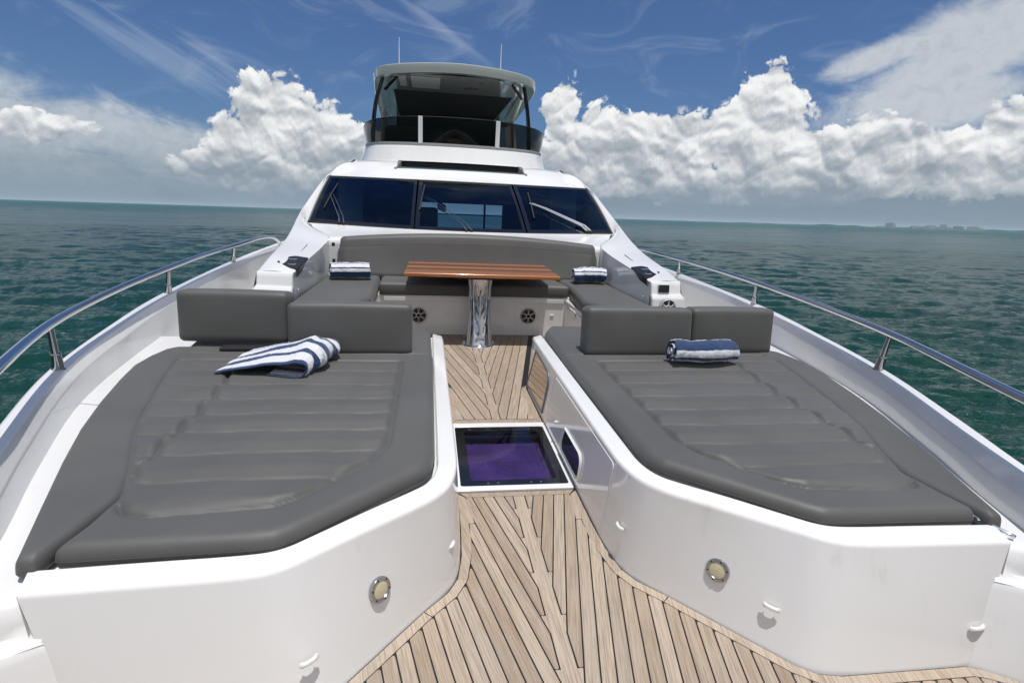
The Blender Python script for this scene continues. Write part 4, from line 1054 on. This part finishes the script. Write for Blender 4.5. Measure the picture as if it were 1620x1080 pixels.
# ================================================================== TABLE
tb = thing('cockpit_table', (.05, 6.15, 0), 'varnished mahogany table on a polished steel pedestal in front of the U-shaped seat', 'table')
MB().prism([(-.79, 5.995), (.925, 5.975), (.955, 7.16), (-.775, 7.16)], .790, .832).build('tabletop', 'mahogany', tb, bevel=.010, seg=3)
MB().box((.06, 6.42, .770), (.56, .62, .030)).build('mounting_plate', 'black_rubber', tb, bevel=.006)
rr = []
for k in range(25):
    t = k/24; z = .010 + t*.760
    w = np.interp(t, [0, .06, .25, .6, .85, 1], [.160, .150, .136, .126, .130, .150]); yc = 6.20 + .07*t
    dp = np.interp(t, [0, .3, .7, 1], [.155, .125, .105, .14]); gd = .72*math.sin(math.pi*min(1, t*1.04))**.7 if t > 0 else 0
    gw = np.interp(t, [0, .25, .7, 1], [.010, .030, .052, .050]); ring = []
    for q in range(64):
        a = 2*math.pi*q/64; X = math.copysign(abs(math.cos(a))**.60, math.cos(a)); Yy = math.copysign(abs(math.sin(a))**.45, math.sin(a))
        g_ = 1 - gd*math.exp(-(X*w/gw)**4)
        ring.append((.052 + X*w, yc + Yy*dp*g_, z))
    rr.append(ring)
MB().loft(rr).build('pedestal', 'chrome', tb, sharp=50)
MB().tube([(.052, 6.11, .30), (.052, 6.115, .58)], [.010, .016], 10).build('pedestal_stem', 'chrome', tb)
MB().lathe([(.0005, .018), (.15, .016), (.19, .010), (.20, .0), (.0005, .0)], (.05, 6.20, 0), (0, 0, 1), 40).build('base_plate', 'chrome', tb)
each([MB().lathe([(.001, .026), (.018, .022), (.020, .0), (.001, 0)], (.05 + s*.165, 6.20, .008), (0, 0, 1), 12) for s in (-1, 1)], 'bolt', 'chrome', tb)

# ================================================================== CUSHIONS
# sunpads -------------------------------------------------------------------
pan = [(.70, 3.76), (.70, 2.42), (.76, 2.24), (1.00, 1.955), (1.08, 1.905), (1.49, 1.865), (1.575, 1.885), (1.615, 1.945), (1.66, 2.06), (1.745, 2.27), (1.88, 2.56), (1.965, 2.87), (2.115, 3.47), (2.175, 3.76)]
pan = fillet(pan, .04, 3)
seam_x = np.array([(1.60, 1.80), (1.655, 2.05), (1.665, 2.16), (1.70, 2.27), (1.665, 2.30), (1.695, 2.50), (1.67, 2.53), (1.69, 2.73), (1.66, 2.77), (1.70, 2.98), (1.67, 3.01), (1.72, 3.24), (1.70, 3.27), (1.75, 3.54), (1.78, 3.80)])
rows_y = np.array([1.855, 2.105, 2.345, 2.580, 2.800, 3.020, 3.262, 3.535, 3.80, 4.05])
def quilt(sg, wob):
    def h(X, Y):
        x = X*sg; P = np.stack([x, Y], 1); ins = inside(P, pan); d = poly_dist(P, pan)
        e = np.clip(d/.042, 0, 1); e = e*e*(3-2*e)
        # row profile: soft pillow climbing to a ridge, then dropping at the stitch
        yy = Y + .006*np.sin(x*7 + wob) + .004*np.sin(x*19 + 2*wob)
        k = np.clip(np.searchsorted(rows_y, yy) - 1, 0, len(rows_y)-2); y0 = rows_y[k]; y1 = rows_y[k+1]; t = (yy-y0)/(y1-y0)
        g0 = np.minimum(t, 1-t)*(y1-y0)
        ql = np.clip(t/.40, 0, 1); prof = .0225*(ql*ql*(3-2*ql)*.5 + ql*.5)*(1 - .85*np.clip((t-.40)/.60, 0, 1)) - .011*np.exp(-(g0/.008)**2)
        sx = np.interp(Y, seam_x[:, 1], seam_x[:, 0]); sd = np.abs(x - sx)
        seam = -.014*np.exp(-(sd/.008)**2) + .004*np.exp(-((sd-.03)/.03)**2)
        inn = (prof*(1-.7*np.exp(-(sd/.02)**2)) + seam - .003)*e
        out = .004*(1-np.exp(-(d/.05)**2)) + .003
        z = np.where(ins, inn, out) - .019*np.exp(-(d/.010)**2)
        z += .0035*np.sin(x*3.1+wob)*np.sin(Y*2.7+wob*2) + .0005*np.sin(x*23+Y*9+wob)*np.sin(Y*17-x*5)
        return z
    return h
main_out = [(.487, 3.945), (.487, 2.36), (.50, 2.235), (.535, 2.165), (.955, 1.765), (1.02, 1.715), (1.10, 1.705), (1.69, 1.688), (1.665, 1.83), (1.655, 2.02), (1.745, 2.24), (1.885, 2.54), (1.975, 2.86), (2.125, 3.47), (2.20, 3.80), (2.215, 3.945)]
main_out = fillet(main_out, [.03, .1, .1, .1, .1, .1, .06, .03, .1, .1, .1, .1, .1, .1, .05, .03], 4)
bol_out = [(1.712, 1.655), (1.768, 1.655), (1.895, 1.985), (2.03, 2.34), (2.145, 2.67), (2.245, 3.02), (2.335, 3.40), (2.385, 3.66), (2.385, 3.86), (2.36, 4.04), (2.30, 4.12), (2.13, 4.12), (2.14, 3.78), (2.08, 3.45), (1.93, 2.85), (1.835, 2.53), (1.705, 2.23), (1.650, 2.04), (1.680, 1.83)]
bol_out = fillet(bol_out, [.01, .02] + [.15]*7 + [.05, .05] + [.12]*7 + [.05], 4)
rear_out = [(.492, 3.925), (2.22, 3.925), (2.26, 4.3), (1.55, 4.92), (.60, 4.93), (.505, 4.70)]
rear_out = fillet(rear_out, [.03, .05, .05, .1, .06, .1], 4)
side_txt = {1: ('right', 'starboard'), -1: ('left', 'port')}
for sg in (1, -1):
    s = 'right' if sg == 1 else 'left'
    twl = 'under the rolled striped towel' if sg == 1 else 'under the unfolded striped towel'
    o = pad_mesh([(x*sg, y) for x, y in main_out], .520, .440, .036, quilt(sg, .7 if sg == 1 else 2.1), .0105).build('sunpad', 'grey_vinyl', None, sharp=180)
    seam_ = resample(main_out, .04); q = MB().tube([(x*sg, y, .474) for x, y in seam_ + seam_[:1]], .0024, 5, cap=False).build('edge_seam', 'grey_vinyl_dark', None)
    q.parent = o; q.location = (-1.3*sg, -2.8, -.44)
    rebase(o, (1.3*sg, 2.8, .44)); tag(o, f'big grey quilted sunpad {s} of the walkway, {twl}', 'sunpad', 'quilted sunpads on the foredeck')
    P2_ = lambda X, Y: .006*np.sin(Y*2.3) - .006*np.clip((2.3-Y)/.6, 0, 1)
    o = pad_mesh([(x*sg, y) for x, y in bol_out], .523, .440, .042, P2_, .022).build('bolster_pad', 'grey_vinyl', None, sharp=180)
    rebase(o, (2.1*sg, 2.8, .44)); tag(o, f'plain grey wedge-shaped border cushion between the {s} sunpad and the white side shelf', 'cushion', 'border cushions outboard of the sunpads')
    def rearh(X, Y, sg=sg):
        x = X*sg; q = fillet([(.74, 3.90), (.74, 4.60), (.84, 4.74), (2.2, 4.74), (2.2, 3.90)], .06, 4); d = poly_dist(np.stack([x, Y], 1), q)
        return -.010*np.exp(-(d/.012)**2)
    o = pad_mesh([(x*sg, y) for x, y in rear_out], .520, .440, .050, rearh, .025).build('rear_pad', 'grey_vinyl', None, sharp=180)
    rebase(o, (1.2*sg, 4.4, .44)); tag(o, f'flat grey pad behind the {s} pair of block backrests', 'cushion', 'flat pads behind the block backrests')

def block_cushion(c, size, rz, lean, seed, taper=0.0):
    """foam block in vinyl: rounded box with slightly puffed faces"""
    sx, sy, sz = size; bm = bmesh.new(); bmesh.ops.create_cube(bm, size=1)
    for v in bm.verts: v.co = Vector((v.co.x*sx, v.co.y*sy, (v.co.z+.5)*sz))
    for v in bm.verts:
        if v.co.z > sz*.5: v.co.y = v.co.y*(1-taper) + 0*sy
    bmesh.ops.bevel(bm, geom=bm.edges[:], offset=.040, segments=5, profile=.5, affect='EDGES')
    bmesh.ops.subdivide_edges(bm, edges=[e for e in bm.edges if e.calc_length() > .12], cuts=12, use_grid_fill=True)
    r = random.Random(seed); a, b = r.uniform(0, 6), r.uniform(0, 6)
    for v in bm.verts:
        x, y, z = v.co; u, w = 2*x/sx, 2*z/sz - 1
        puff = max(0, 1-u*u)*max(0, 1-w*w)
        v.co.y += math.copysign(.010*puff, y) if abs(y) > sy*.3 else 0
        v.co.z += .006*max(0, 1-u*u)*(1 if z > sz*.5 else 0)
        v.co.y += .0025*math.sin(x*11+a)*math.sin(z*9+b)
    M = Matrix.Translation(c) @ Matrix.Rotation(rz, 4, 'Z') @ Matrix.Rotation(lean, 4, 'X')
    bm.transform(M); mb = MB(); bm.verts.ensure_lookup_table()
    mb.add([v.co for v in bm.verts], [tuple(v.index for v in f.verts) for f in bm.faces]); bm.free()
    return mb
def seam_line(mb, pts, r=.0022): mb.tube(pts, r, 5); return mb
blocks = [
    ((1.09, 4.01, .500), (.855, .19, .375), 0.0, -.10, 'grey block backrest standing on the right sunpad, nearer the walkway, behind the rolled towel'),
    ((1.90, 4.085, .505), (.725, .19, .365), .03, -.09, 'grey block backrest standing on the right sunpad beside the white bulwark'),
    ((-1.075, 4.045, .490), (.87, .19, .375), .0, -.10, 'grey block backrest standing on the left sunpad, nearer the walkway, behind the unfolded towel'),
    ((-1.905, 4.18, .545), (.77, .19, .37), -.05, -.08, 'grey block backrest on the left sunpad beside the bulwark, standing over a dark gap'),
]
for c, sz, rz, lean, lb in blocks:
    o = block_cushion(c, sz, rz, lean, hash(lb) % 99).build('backrest_block', 'grey_vinyl', None, sharp=180)
    rebase(o, c); tag(o, lb, 'backrest', 'grey block backrests on the sunpads')
MB().box((-1.80, 4.02, .534), (.34, .10, .022)).build('backrest_strap', 'black_rubber', Yt, bevel=.004)

# seat back ------------------------------------------------------------------
mb = MB(); rows = []
N = 48
for i in range(N+1):
    t = -1 + 2*i/N; x = .03 + t*1.715; zt = 1.075 + .095*(1-t*t) - (.0 if abs(t) < .985 else .0); ring = []
    yo = .05*(t*t)
    # rounded end
    e = min(1, (1-abs(t))*1.715/.06); e = math.sqrt(max(0, 1-(1-e)**2)) if e < 1 else 1
    front = 7.10 + yo; 
    prof = [(7.42, .60), (7.42, zt-.05), (7.40, zt-.012), (7.36, zt), (7.31, zt-.001), (7.265, zt-.018), (7.245, zt-.05), (7.228, zt-.112), (7.226, zt-.118), (7.222, zt-.124), (7.20, .92), (7.16, .78), (7.115, .67), (7.10, .64), (7.11, .60)]
    zm = .82
    for (yy, zz) in prof:
        ring.append((x, yo + 7.30 + (yy-7.30)*(.35+.65*e) , zm + (zz-zm)*(.80+.20*e)))
    rows.append(ring)
mb.loft(rows, True, True)
sb = mb.build('seat_back', 'grey_vinyl', None, sharp=60)
rebase(sb, (.03, 7.3, .60)); tag(sb, 'long grey backrest cushion curving across below the windscreen', 'backrest')
sl_ = MB(); sl_.tube([(x, p[1]-.001, p[2]) for x, p in [(r[8][0], r[8]) for r in rows[1:-1]]], .003, 5); so2 = sl_.build('stitching', 'grey_vinyl_dark', sb)
so2.location = (-sb.location.x, -sb.location.y, -sb.location.z)
# bench + side seats
def wobble(a): return lambda X, Y: .006*np.sin(X*2.2+a)*np.sin(Y*3.1+a) + .004
o = pad_mesh(fillet([(-1.105, 6.60), (1.195, 6.60), (1.15, 7.20), (-1.12, 7.20)], .03, 4), .625, .478, .040, wobble(.3), .03).build('bench_cushion', 'grey_vinyl', None, sharp=180)
rebase(o, (.03, 6.9, .48)); tag(o, 'long grey seat cushion behind the table, partly in its shadow', 'cushion')
o = pad_mesh(fillet([(1.215, 6.60), (1.12, 5.62), (1.22, 5.33), (1.80, 5.31), (1.775, 7.22), (1.17, 7.22)], [.02, .12, .12, .04, .04, .03], 5), .628, .462, .045, wobble(1.4), .03).build('side_seat_cushion', 'grey_vinyl', None, sharp=180)
rebase(o, (1.5, 6.2, .46)); tag(o, 'grey side seat cushion right of the table, under the crumpled striped towel', 'cushion', 'side cushions of the U-shaped seat')
o = pad_mesh(fillet([(-1.12, 6.60), (-1.09, 5.62), (-1.19, 5.33), (-1.80, 5.31), (-1.775, 7.22), (-1.14, 7.22)], [.02, .12, .12, .04, .04, .03], 5), .628, .462, .045, wobble(2.7), .03).build('side_seat_cushion', 'grey_vinyl', None, sharp=180)
rebase(o, (-1.5, 6.2, .46)); tag(o, 'grey side seat cushion left of the table, under the small rolled towel', 'cushion', 'side cushions of the U-shaped seat')

# ================================================================== TOWELS
def uv_grid(o, nu, nv):
    me = o.data; uv = me.uv_layers.new(name='UVMap')
    for l in me.loops: i = l.vertex_index; uv.data[l.index].uv = ((i // nv)/(nu-1), (i % nv)/(nv-1))
def fbm2(u, v, s):
    r = np.random.default_rng(s); out = 0
    for k in range(5):
        f = 1.6**k; a = r.uniform(0, 6.28, 3); out = out + (math.sin(u*3.1*f+a[0]) * math.sin(v*3.7*f+a[1]) + .5*math.sin((u+v)*4.3*f+a[2]))/f
    return out*.5
def roll_towel(c, L, r, rz, material, turns=2.6, flat=.72, seed=1, squash=.0, sag=0.0, crumple=1.0):
    """rolled bath towel: a spiral sheet with a body, ends showing the winding"""
    nu, nv = 46, 96; V = []
    for i in range(nu):
        u = i/(nu-1); x = (u-.5)*L
        for j in range(nv):
            v = j/(nv-1); th = v*turns*2*math.pi
            rad = r*(1 - .62*(v if v > .0 else 0)) if False else r*(1.0 - .165*th/(2*math.pi)*(2.6/turns)*1.9/1.9)
            rad = r*(1 - .30*min(1, th/(2*math.pi*turns))*turns/1.35) if False else max(.012, r - (r*.80)*v)
            a = -math.pi*.30 + th
            w = fbm2(u*2.2, v*turns*1.3, seed)*.011*crumple
            ex = (.010*math.sin(v*17+seed) + .014*(v-.5))*(1 if u > .5 else -1)*(abs(u-.5)*2)**6
            rr = rad + w; yy = rr*math.cos(a)*1.12; zz = rr*math.sin(a)*flat
            zz = max(zz, -r*flat*.93)
            V.append((x + ex, yy + .012*crumple*math.sin(u*5+seed), zz + r*flat*.93 + sag*math.sin(u*3.14)*.5))
    F = [(i*nv+j, i*nv+j+1, (i+1)*nv+j+1, (i+1)*nv+j) for i in range(nu-1) for j in range(nv-1)]
    M = Matrix.Translation(c) @ Matrix.Rotation(rz, 4, 'Z')
    mb = MB(); mb.add([M @ Vector(p) for p in V], F); return mb, nu, nv
def finish_towel(mb, nu, nv, name, m, base, label, group):
    o = mb.build(name, m, None, sharp=180, recalc=False)
    uv_grid(o, nu, nv); rebase(o, base)
    k = o.modifiers.new('solid', 'SOLIDIFY'); k.thickness = .011; k.offset = -1
    k = o.modifiers.new('sub', 'SUBSURF'); k.levels = 1; k.render_levels = 1
    tx = bpy.data.textures.new('terry', 'CLOUDS'); tx.noise_scale = .018; tx.noise_depth = 2
    d = o.modifiers.new('terry', 'DISPLACE'); d.texture = tx; d.strength = .006; d.mid_level = .5
    return tag(o, label, 'towel', group)
G = 'navy and white striped towels'
mb, a, b = roll_towel((1.475, 3.66, .535), .50, .105, .02, 'towel_roll', 2.6, .92, 3, crumple=.9)
finish_towel(mb, a, b, 'rolled_towel', 'towel_roll', (1.475, 3.66, .535), 'large rolled towel, mostly navy with white stripes, lying on the right sunpad against its backrest', G)
mb, a, b = roll_towel((-1.445, 6.72, .632), .46, .112, .22, 'towel_small', 2.4, 1.0, 7, crumple=.55)
finish_towel(mb, a, b, 'rolled_towel', 'towel_small', (-1.455, 6.93, .638), 'small neatly rolled striped towel on the left side seat in front of the long backrest', G)
mb, a, b = roll_towel((1.50, 6.84, .632), .42, .118, -.03, 'towel_small', 2.3, .98, 11, crumple=1.9)
finish_towel(mb, a, b, 'rolled_towel', 'towel_small', (1.49, 6.86, .638), 'crumpled loosely rolled striped towel on the right side seat', G)
# unfolded towel: a roll at its right end, a flap spread to the left
def spread_towel():
    """loosely folded towel lying on the pad; its right end tucks round into a roll"""
    nu, nv = 84, 60; V = []
    # corners on the pad (left view): near-left tip, far-left, far-right, near-right
    A, B = np.array((-1.80, 3.385)), np.array((-1.70, 3.835)); Cc, D = np.array((-1.23, 3.92)), np.array((-1.32, 3.335))
    r = .052
    for i in range(nu):
        u = i/(nu-1)
        for j in range(nv):
            v = j/(nv-1)
            if u < .55:
                t = u/.55
                near = A*(1-t) + D*t; far = B*(1-t) + Cc*t
                p = near*(1-v) + far*v
                rise = (t**.9)*.130 + .05*v*(1-.3*t)
                fold = .010*math.sin(v*9+u*4) + .009*math.sin(u*23+v*3)*t
                lift = rise*(.40+.60*math.sin(math.pi*min(1, .12+v*.85))) if t > 0 else 0
                z = .012 + lift + fold*.7*(.2+t) + .012*math.sin(v*21 + t*5)*.25
                V.append((p[0], p[1], max(.006, z)))
            else:
                t = (u-.55)/.45; th = min(t/.62, 1)*math.pi*1.08; rest = max(0, t-.62)/.38
                near = D; far = Cc; p = near*(1-v) + far*v
                d = (far-near)/np.linalg.norm(far-near); nrm = np.array([d[1], -d[0]])
                top_h = .012 + .130*(.40+.60*math.sin(math.pi*min(1, .12+v*.85))) + .022*v
                rad = max(.026, top_h/2 - .004); zc = top_h - rad
                off = rad*math.sin(th)*1.25 - rest*.16 + .022*v; zz = zc + rad*math.cos(th) + rest*.012
                cr = .013*math.sin(v*15 + th*1.2)*math.sin(th) + .010*math.sin(v*37 + 2*th)*math.sin(th)
                V.append((p[0]+nrm[0]*(off+cr) + d[0]*.012*math.sin(th*2+v*5), p[1]+nrm[1]*(off+cr) + .010*math.sin(th+v*7), max(.006, zz + .006*math.sin(v*19+th*1.5)*math.sin(th))))
    F = [(i*nv+j, i*nv+j+1, (i+1)*nv+j+1, (i+1)*nv+j) for i in range(nu-1) for j in range(nv-1)]
    mb = MB(); mb.add([(x, y, z+.530) for x, y, z in V], F); return mb, nu, nv
mb, a, b = spread_towel()
finish_towel(mb, a, b, 'spread_towel', 'towel_wide', (-1.5, 3.6, .53), 'half unfolded towel with bold navy and white stripes spread on the left sunpad', G)

# flag at the stern
fm = MB(); rr = []
for i in range(14):
    u = i/13; rr.append([(-.27 + u*.26, 18.6 + .03*math.sin(u*7), 1.44 - v*.24 - u*.10 + .01*math.sin(u*5+v*2)) for v in np.linspace(0, 1, 8)])
fm.loft(rr, False, False); fo = fm.build('ensign', 'flag_cloth', None, recalc=False); uv_grid(fo, 14, 8)
rebase(fo, (-.27, 18.6, 1.2)); tag(fo, 'small red, white and blue flag at the stern, seen through the middle windscreen pane', 'flag')
fp = MB().tube([(-.275, 18.6, .45), (-.28, 18.6, 1.50)], .012, 8).build('flag_staff', 'chrome', Yt)

# apply the trim of the boat to everything built in boat coordinates
for o in list(COL.objects):
    if o.parent is None and o.type in {'MESH', 'EMPTY'}: o.matrix_basis = TRIM @ o.matrix_basis

# ================================================================== SEA (level frame)
def make_sea():
    r = [2.2]
    while r[-1] < 60000: r.append(r[-1]*(1.03 if r[-1] < 6 else 1.0058 if r[-1] < 130 else (1.02 if r[-1] < 900 else 1.12)))
    r = np.array(r)
    fine = np.radians(np.linspace(-44, 62, 900)); coarse = np.radians(np.linspace(62, 316, 150))[1:-1]
    th = np.concatenate([fine, coarse]); nr, nt_ = len(r), len(th)
    R_, T_ = np.meshgrid(r, th, indexing='ij'); X = (R_*np.sin(T_)).astype(np.float32); Y = (R_*np.cos(T_)).astype(np.float32)
    Z = np.zeros_like(X); g = np.random.default_rng(11); dr = np.gradient(r)[:, None].astype(np.float32)
    wind = math.radians(192)
    for k in range(110):
        lam = .38*(7.0/.38)**(g.random()**1.15); a = wind + g.normal(0, .42); kk = 2*math.pi/lam
        amp = .0085*lam**.92*g.uniform(.5, 1.3)*(1 if lam < 3 else .55); ph = kk*(X*math.sin(a) + Y*math.cos(a)) + g.uniform(0, 6.28)
        nrow = int(np.searchsorted(dr[:, 0] if (np.diff(dr[:, 0]) >= 0).all() else np.maximum.accumulate(dr[:, 0]), lam/2.2))
        if nrow < 2: continue
        fade = np.clip(lam/(dr[:nrow]*2.2) - 1, 0, 1); grp = .55 + .45*np.sin(X[:nrow]*g.normal(0, .35) + Y[:nrow]*g.normal(0, .35) + g.uniform(0, 6))
        s = np.sin(ph[:nrow]); Z[:nrow] += amp*fade*grp*(s + .28*np.cos(2*ph[:nrow]))
    mb = bpy.data.meshes.new('sea'); n = nr*nt_
    V = np.stack([X, Y, Z], -1).reshape(-1, 3)
    i = np.arange(nr-1)[:, None]*nt_; j = np.arange(nt_)[None]; jn = (j+1) % nt_
    F = np.stack([i+j, i+nt_+j, i+nt_+jn, i+jn], -1).reshape(-1, 4)
    mb.vertices.add(n); mb.vertices.foreach_set('co', V.ravel().astype(np.float32))
    mb.loops.add(F.size); mb.loops.foreach_set('vertex_index', F.ravel().astype(np.int32))
    mb.polygons.add(len(F)); mb.polygons.foreach_set('loop_start', (np.arange(len(F))*4).astype(np.int32))
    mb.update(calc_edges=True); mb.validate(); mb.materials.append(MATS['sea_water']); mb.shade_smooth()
    o = bpy.data.objects.new('sea', mb); COL.objects.link(o); o.location = (0, 0, SEA_Z)
    if o.data.polygons[0].normal.z < 0: o.data.flip_normals()
    return tag(o, kind='structure', label='calm green sea with small wind ripples reaching the horizon')
make_sea()

# far shore and skyline ------------------------------------------------------
def at(azd, dist): a = math.radians(azd); return (math.sin(a)*dist + CAMX, math.cos(a)*dist)
sh = MB(); DS = 9000
pts = [at(a, DS) for a in np.linspace(30, 58, 60)]; rr = []
for k, (x, y) in enumerate(pts):
    h = 9 + 5*math.sin(k*1.3) + 4*math.sin(k*.47); d = 1.05
    if k < 14: h *= .45
    rr.append([(x, y, SEA_Z-1), (x, y, SEA_Z+h), (x*d, y*d, SEA_Z+h), (x*d, y*d, SEA_Z-1)])
tag(sh.loft(rr, False, False).build('far_shore', 'far_land', None), kind='structure')
bl_ = [(1372, 10, 16, 0), (1379, 9, 14, 0), (1389, 17, 60, 1), (1394, 10, 40, 0), (1428, 16, 32, 0), (1438, 8, 24, 0), (1446, 12, 38, 0), (1453, 14, 46, 0), (1462, 10, 26, 0), (1471, 13, 58, 1), (1480, 9, 30, 0), (1495, 18, 44, 0), (1517, 22, 42, 1), (1530, 12, 22, 0)]
desc = ['low pale block at the left end of the skyline', 'low block just left of the tallest far tower', 'tallest stepped tower of the far skyline, standing apart on the left', 'narrow block attached right of the tallest far tower', 'broad low block opening the middle cluster of the skyline',
        'thin low block second in the middle skyline cluster', 'third block of the middle skyline cluster', 'fourth, wider block of the middle skyline cluster', 'low gap-filling block left of the dark tower', 'tall dark tower at the right of the middle skyline cluster',
        'low block just right of the dark skyline tower', 'wide slab standing alone right of the cluster', 'widest slab with a roof house near the right end of the skyline', 'lowest block at the right end of the skyline']
for k, (px, w, h, step) in enumerate(bl_):
    azd = math.degrees(YAW + math.atan((px-810)/F_PX)) ; azd = azd - .1
    x, y = at(azd, DS*.98); bw = w/1620*DS*1.15*.85; hh = h*.92
    mb = MB(); rot = -math.radians(azd) + .3*math.sin(k*2.1)
    mb.box((x, y, SEA_Z + hh/2), (bw, bw*.7, hh), rot)
    if step: mb.box((x + bw*.1, y, SEA_Z + hh + hh*.08), (bw*.5, bw*.4, hh*.16), rot)
    else: mb.box((x - bw*.15, y, SEA_Z + hh + 2), (bw*.3, bw*.3, 4), rot)
    o = mb.build('tower_block', 'far_concrete', None, recalc=False); rebase(o, (x, y, SEA_Z))
    tag(o, desc[k], 'building', 'buildings of the far skyline')
for k, (px, dist, lb) in enumerate(((958, 3000, 'tiny white boat on the horizon just right of the cabin'), (1082, 5200, 'tiny white boat on the horizon between the cabin and the skyline'))):
    x, y = at(math.degrees(YAW + math.atan((px-810)/F_PX)), dist)
    mb = MB(); L = 9 if k == 0 else 10
    mb.loft([[(x-L/2, y-1.4, SEA_Z), (x-L/2, y+1.4, SEA_Z), (x-L/2, y+1.5, SEA_Z+1.6), (x-L/2, y-1.5, SEA_Z+1.6)], [(x+L*.2, y-1.4, SEA_Z), (x+L*.2, y+1.4, SEA_Z), (x+L*.2, y+1.5, SEA_Z+1.8), (x+L*.2, y-1.5, SEA_Z+1.8)], [(x+L*.5, y-.1, SEA_Z+.5), (x+L*.5, y+.1, SEA_Z+.5), (x+L*.55, y+.1, SEA_Z+2.2), (x+L*.55, y-.1, SEA_Z+2.2)]])
    mb.box((x-L*.08, y, SEA_Z+2.6), (L*.4, 2, 1.7))
    o = mb.build('distant_boat', 'boat_white', None); rebase(o, (x, y, SEA_Z)); tag(o, lb, 'boat', 'boats on the horizon')

# haze: a thin even sea air round everything -----------------------------------
HAZE = True
if HAZE:
    m = bpy.data.materials.new('sea_air'); m.use_nodes = True; nt = m.node_tree; nt.nodes.clear()
    pv = nt.nodes.new('ShaderNodeVolumePrincipled'); pv.inputs['Density'].default_value = 0.00004; pv.inputs['Color'].default_value = (.72, .90, 1, 1)
    ou = nt.nodes.new('ShaderNodeOutputMaterial'); nt.links.new(pv.outputs[0], ou.inputs['Volume']); MATS['sea_air'] = m
    o = MB().box((0, 0, 60), (130000, 130000, 2*(60+4))).build('haze', 'sea_air', None); tag(o, kind='stuff', label='thin pale sea haze over the water')
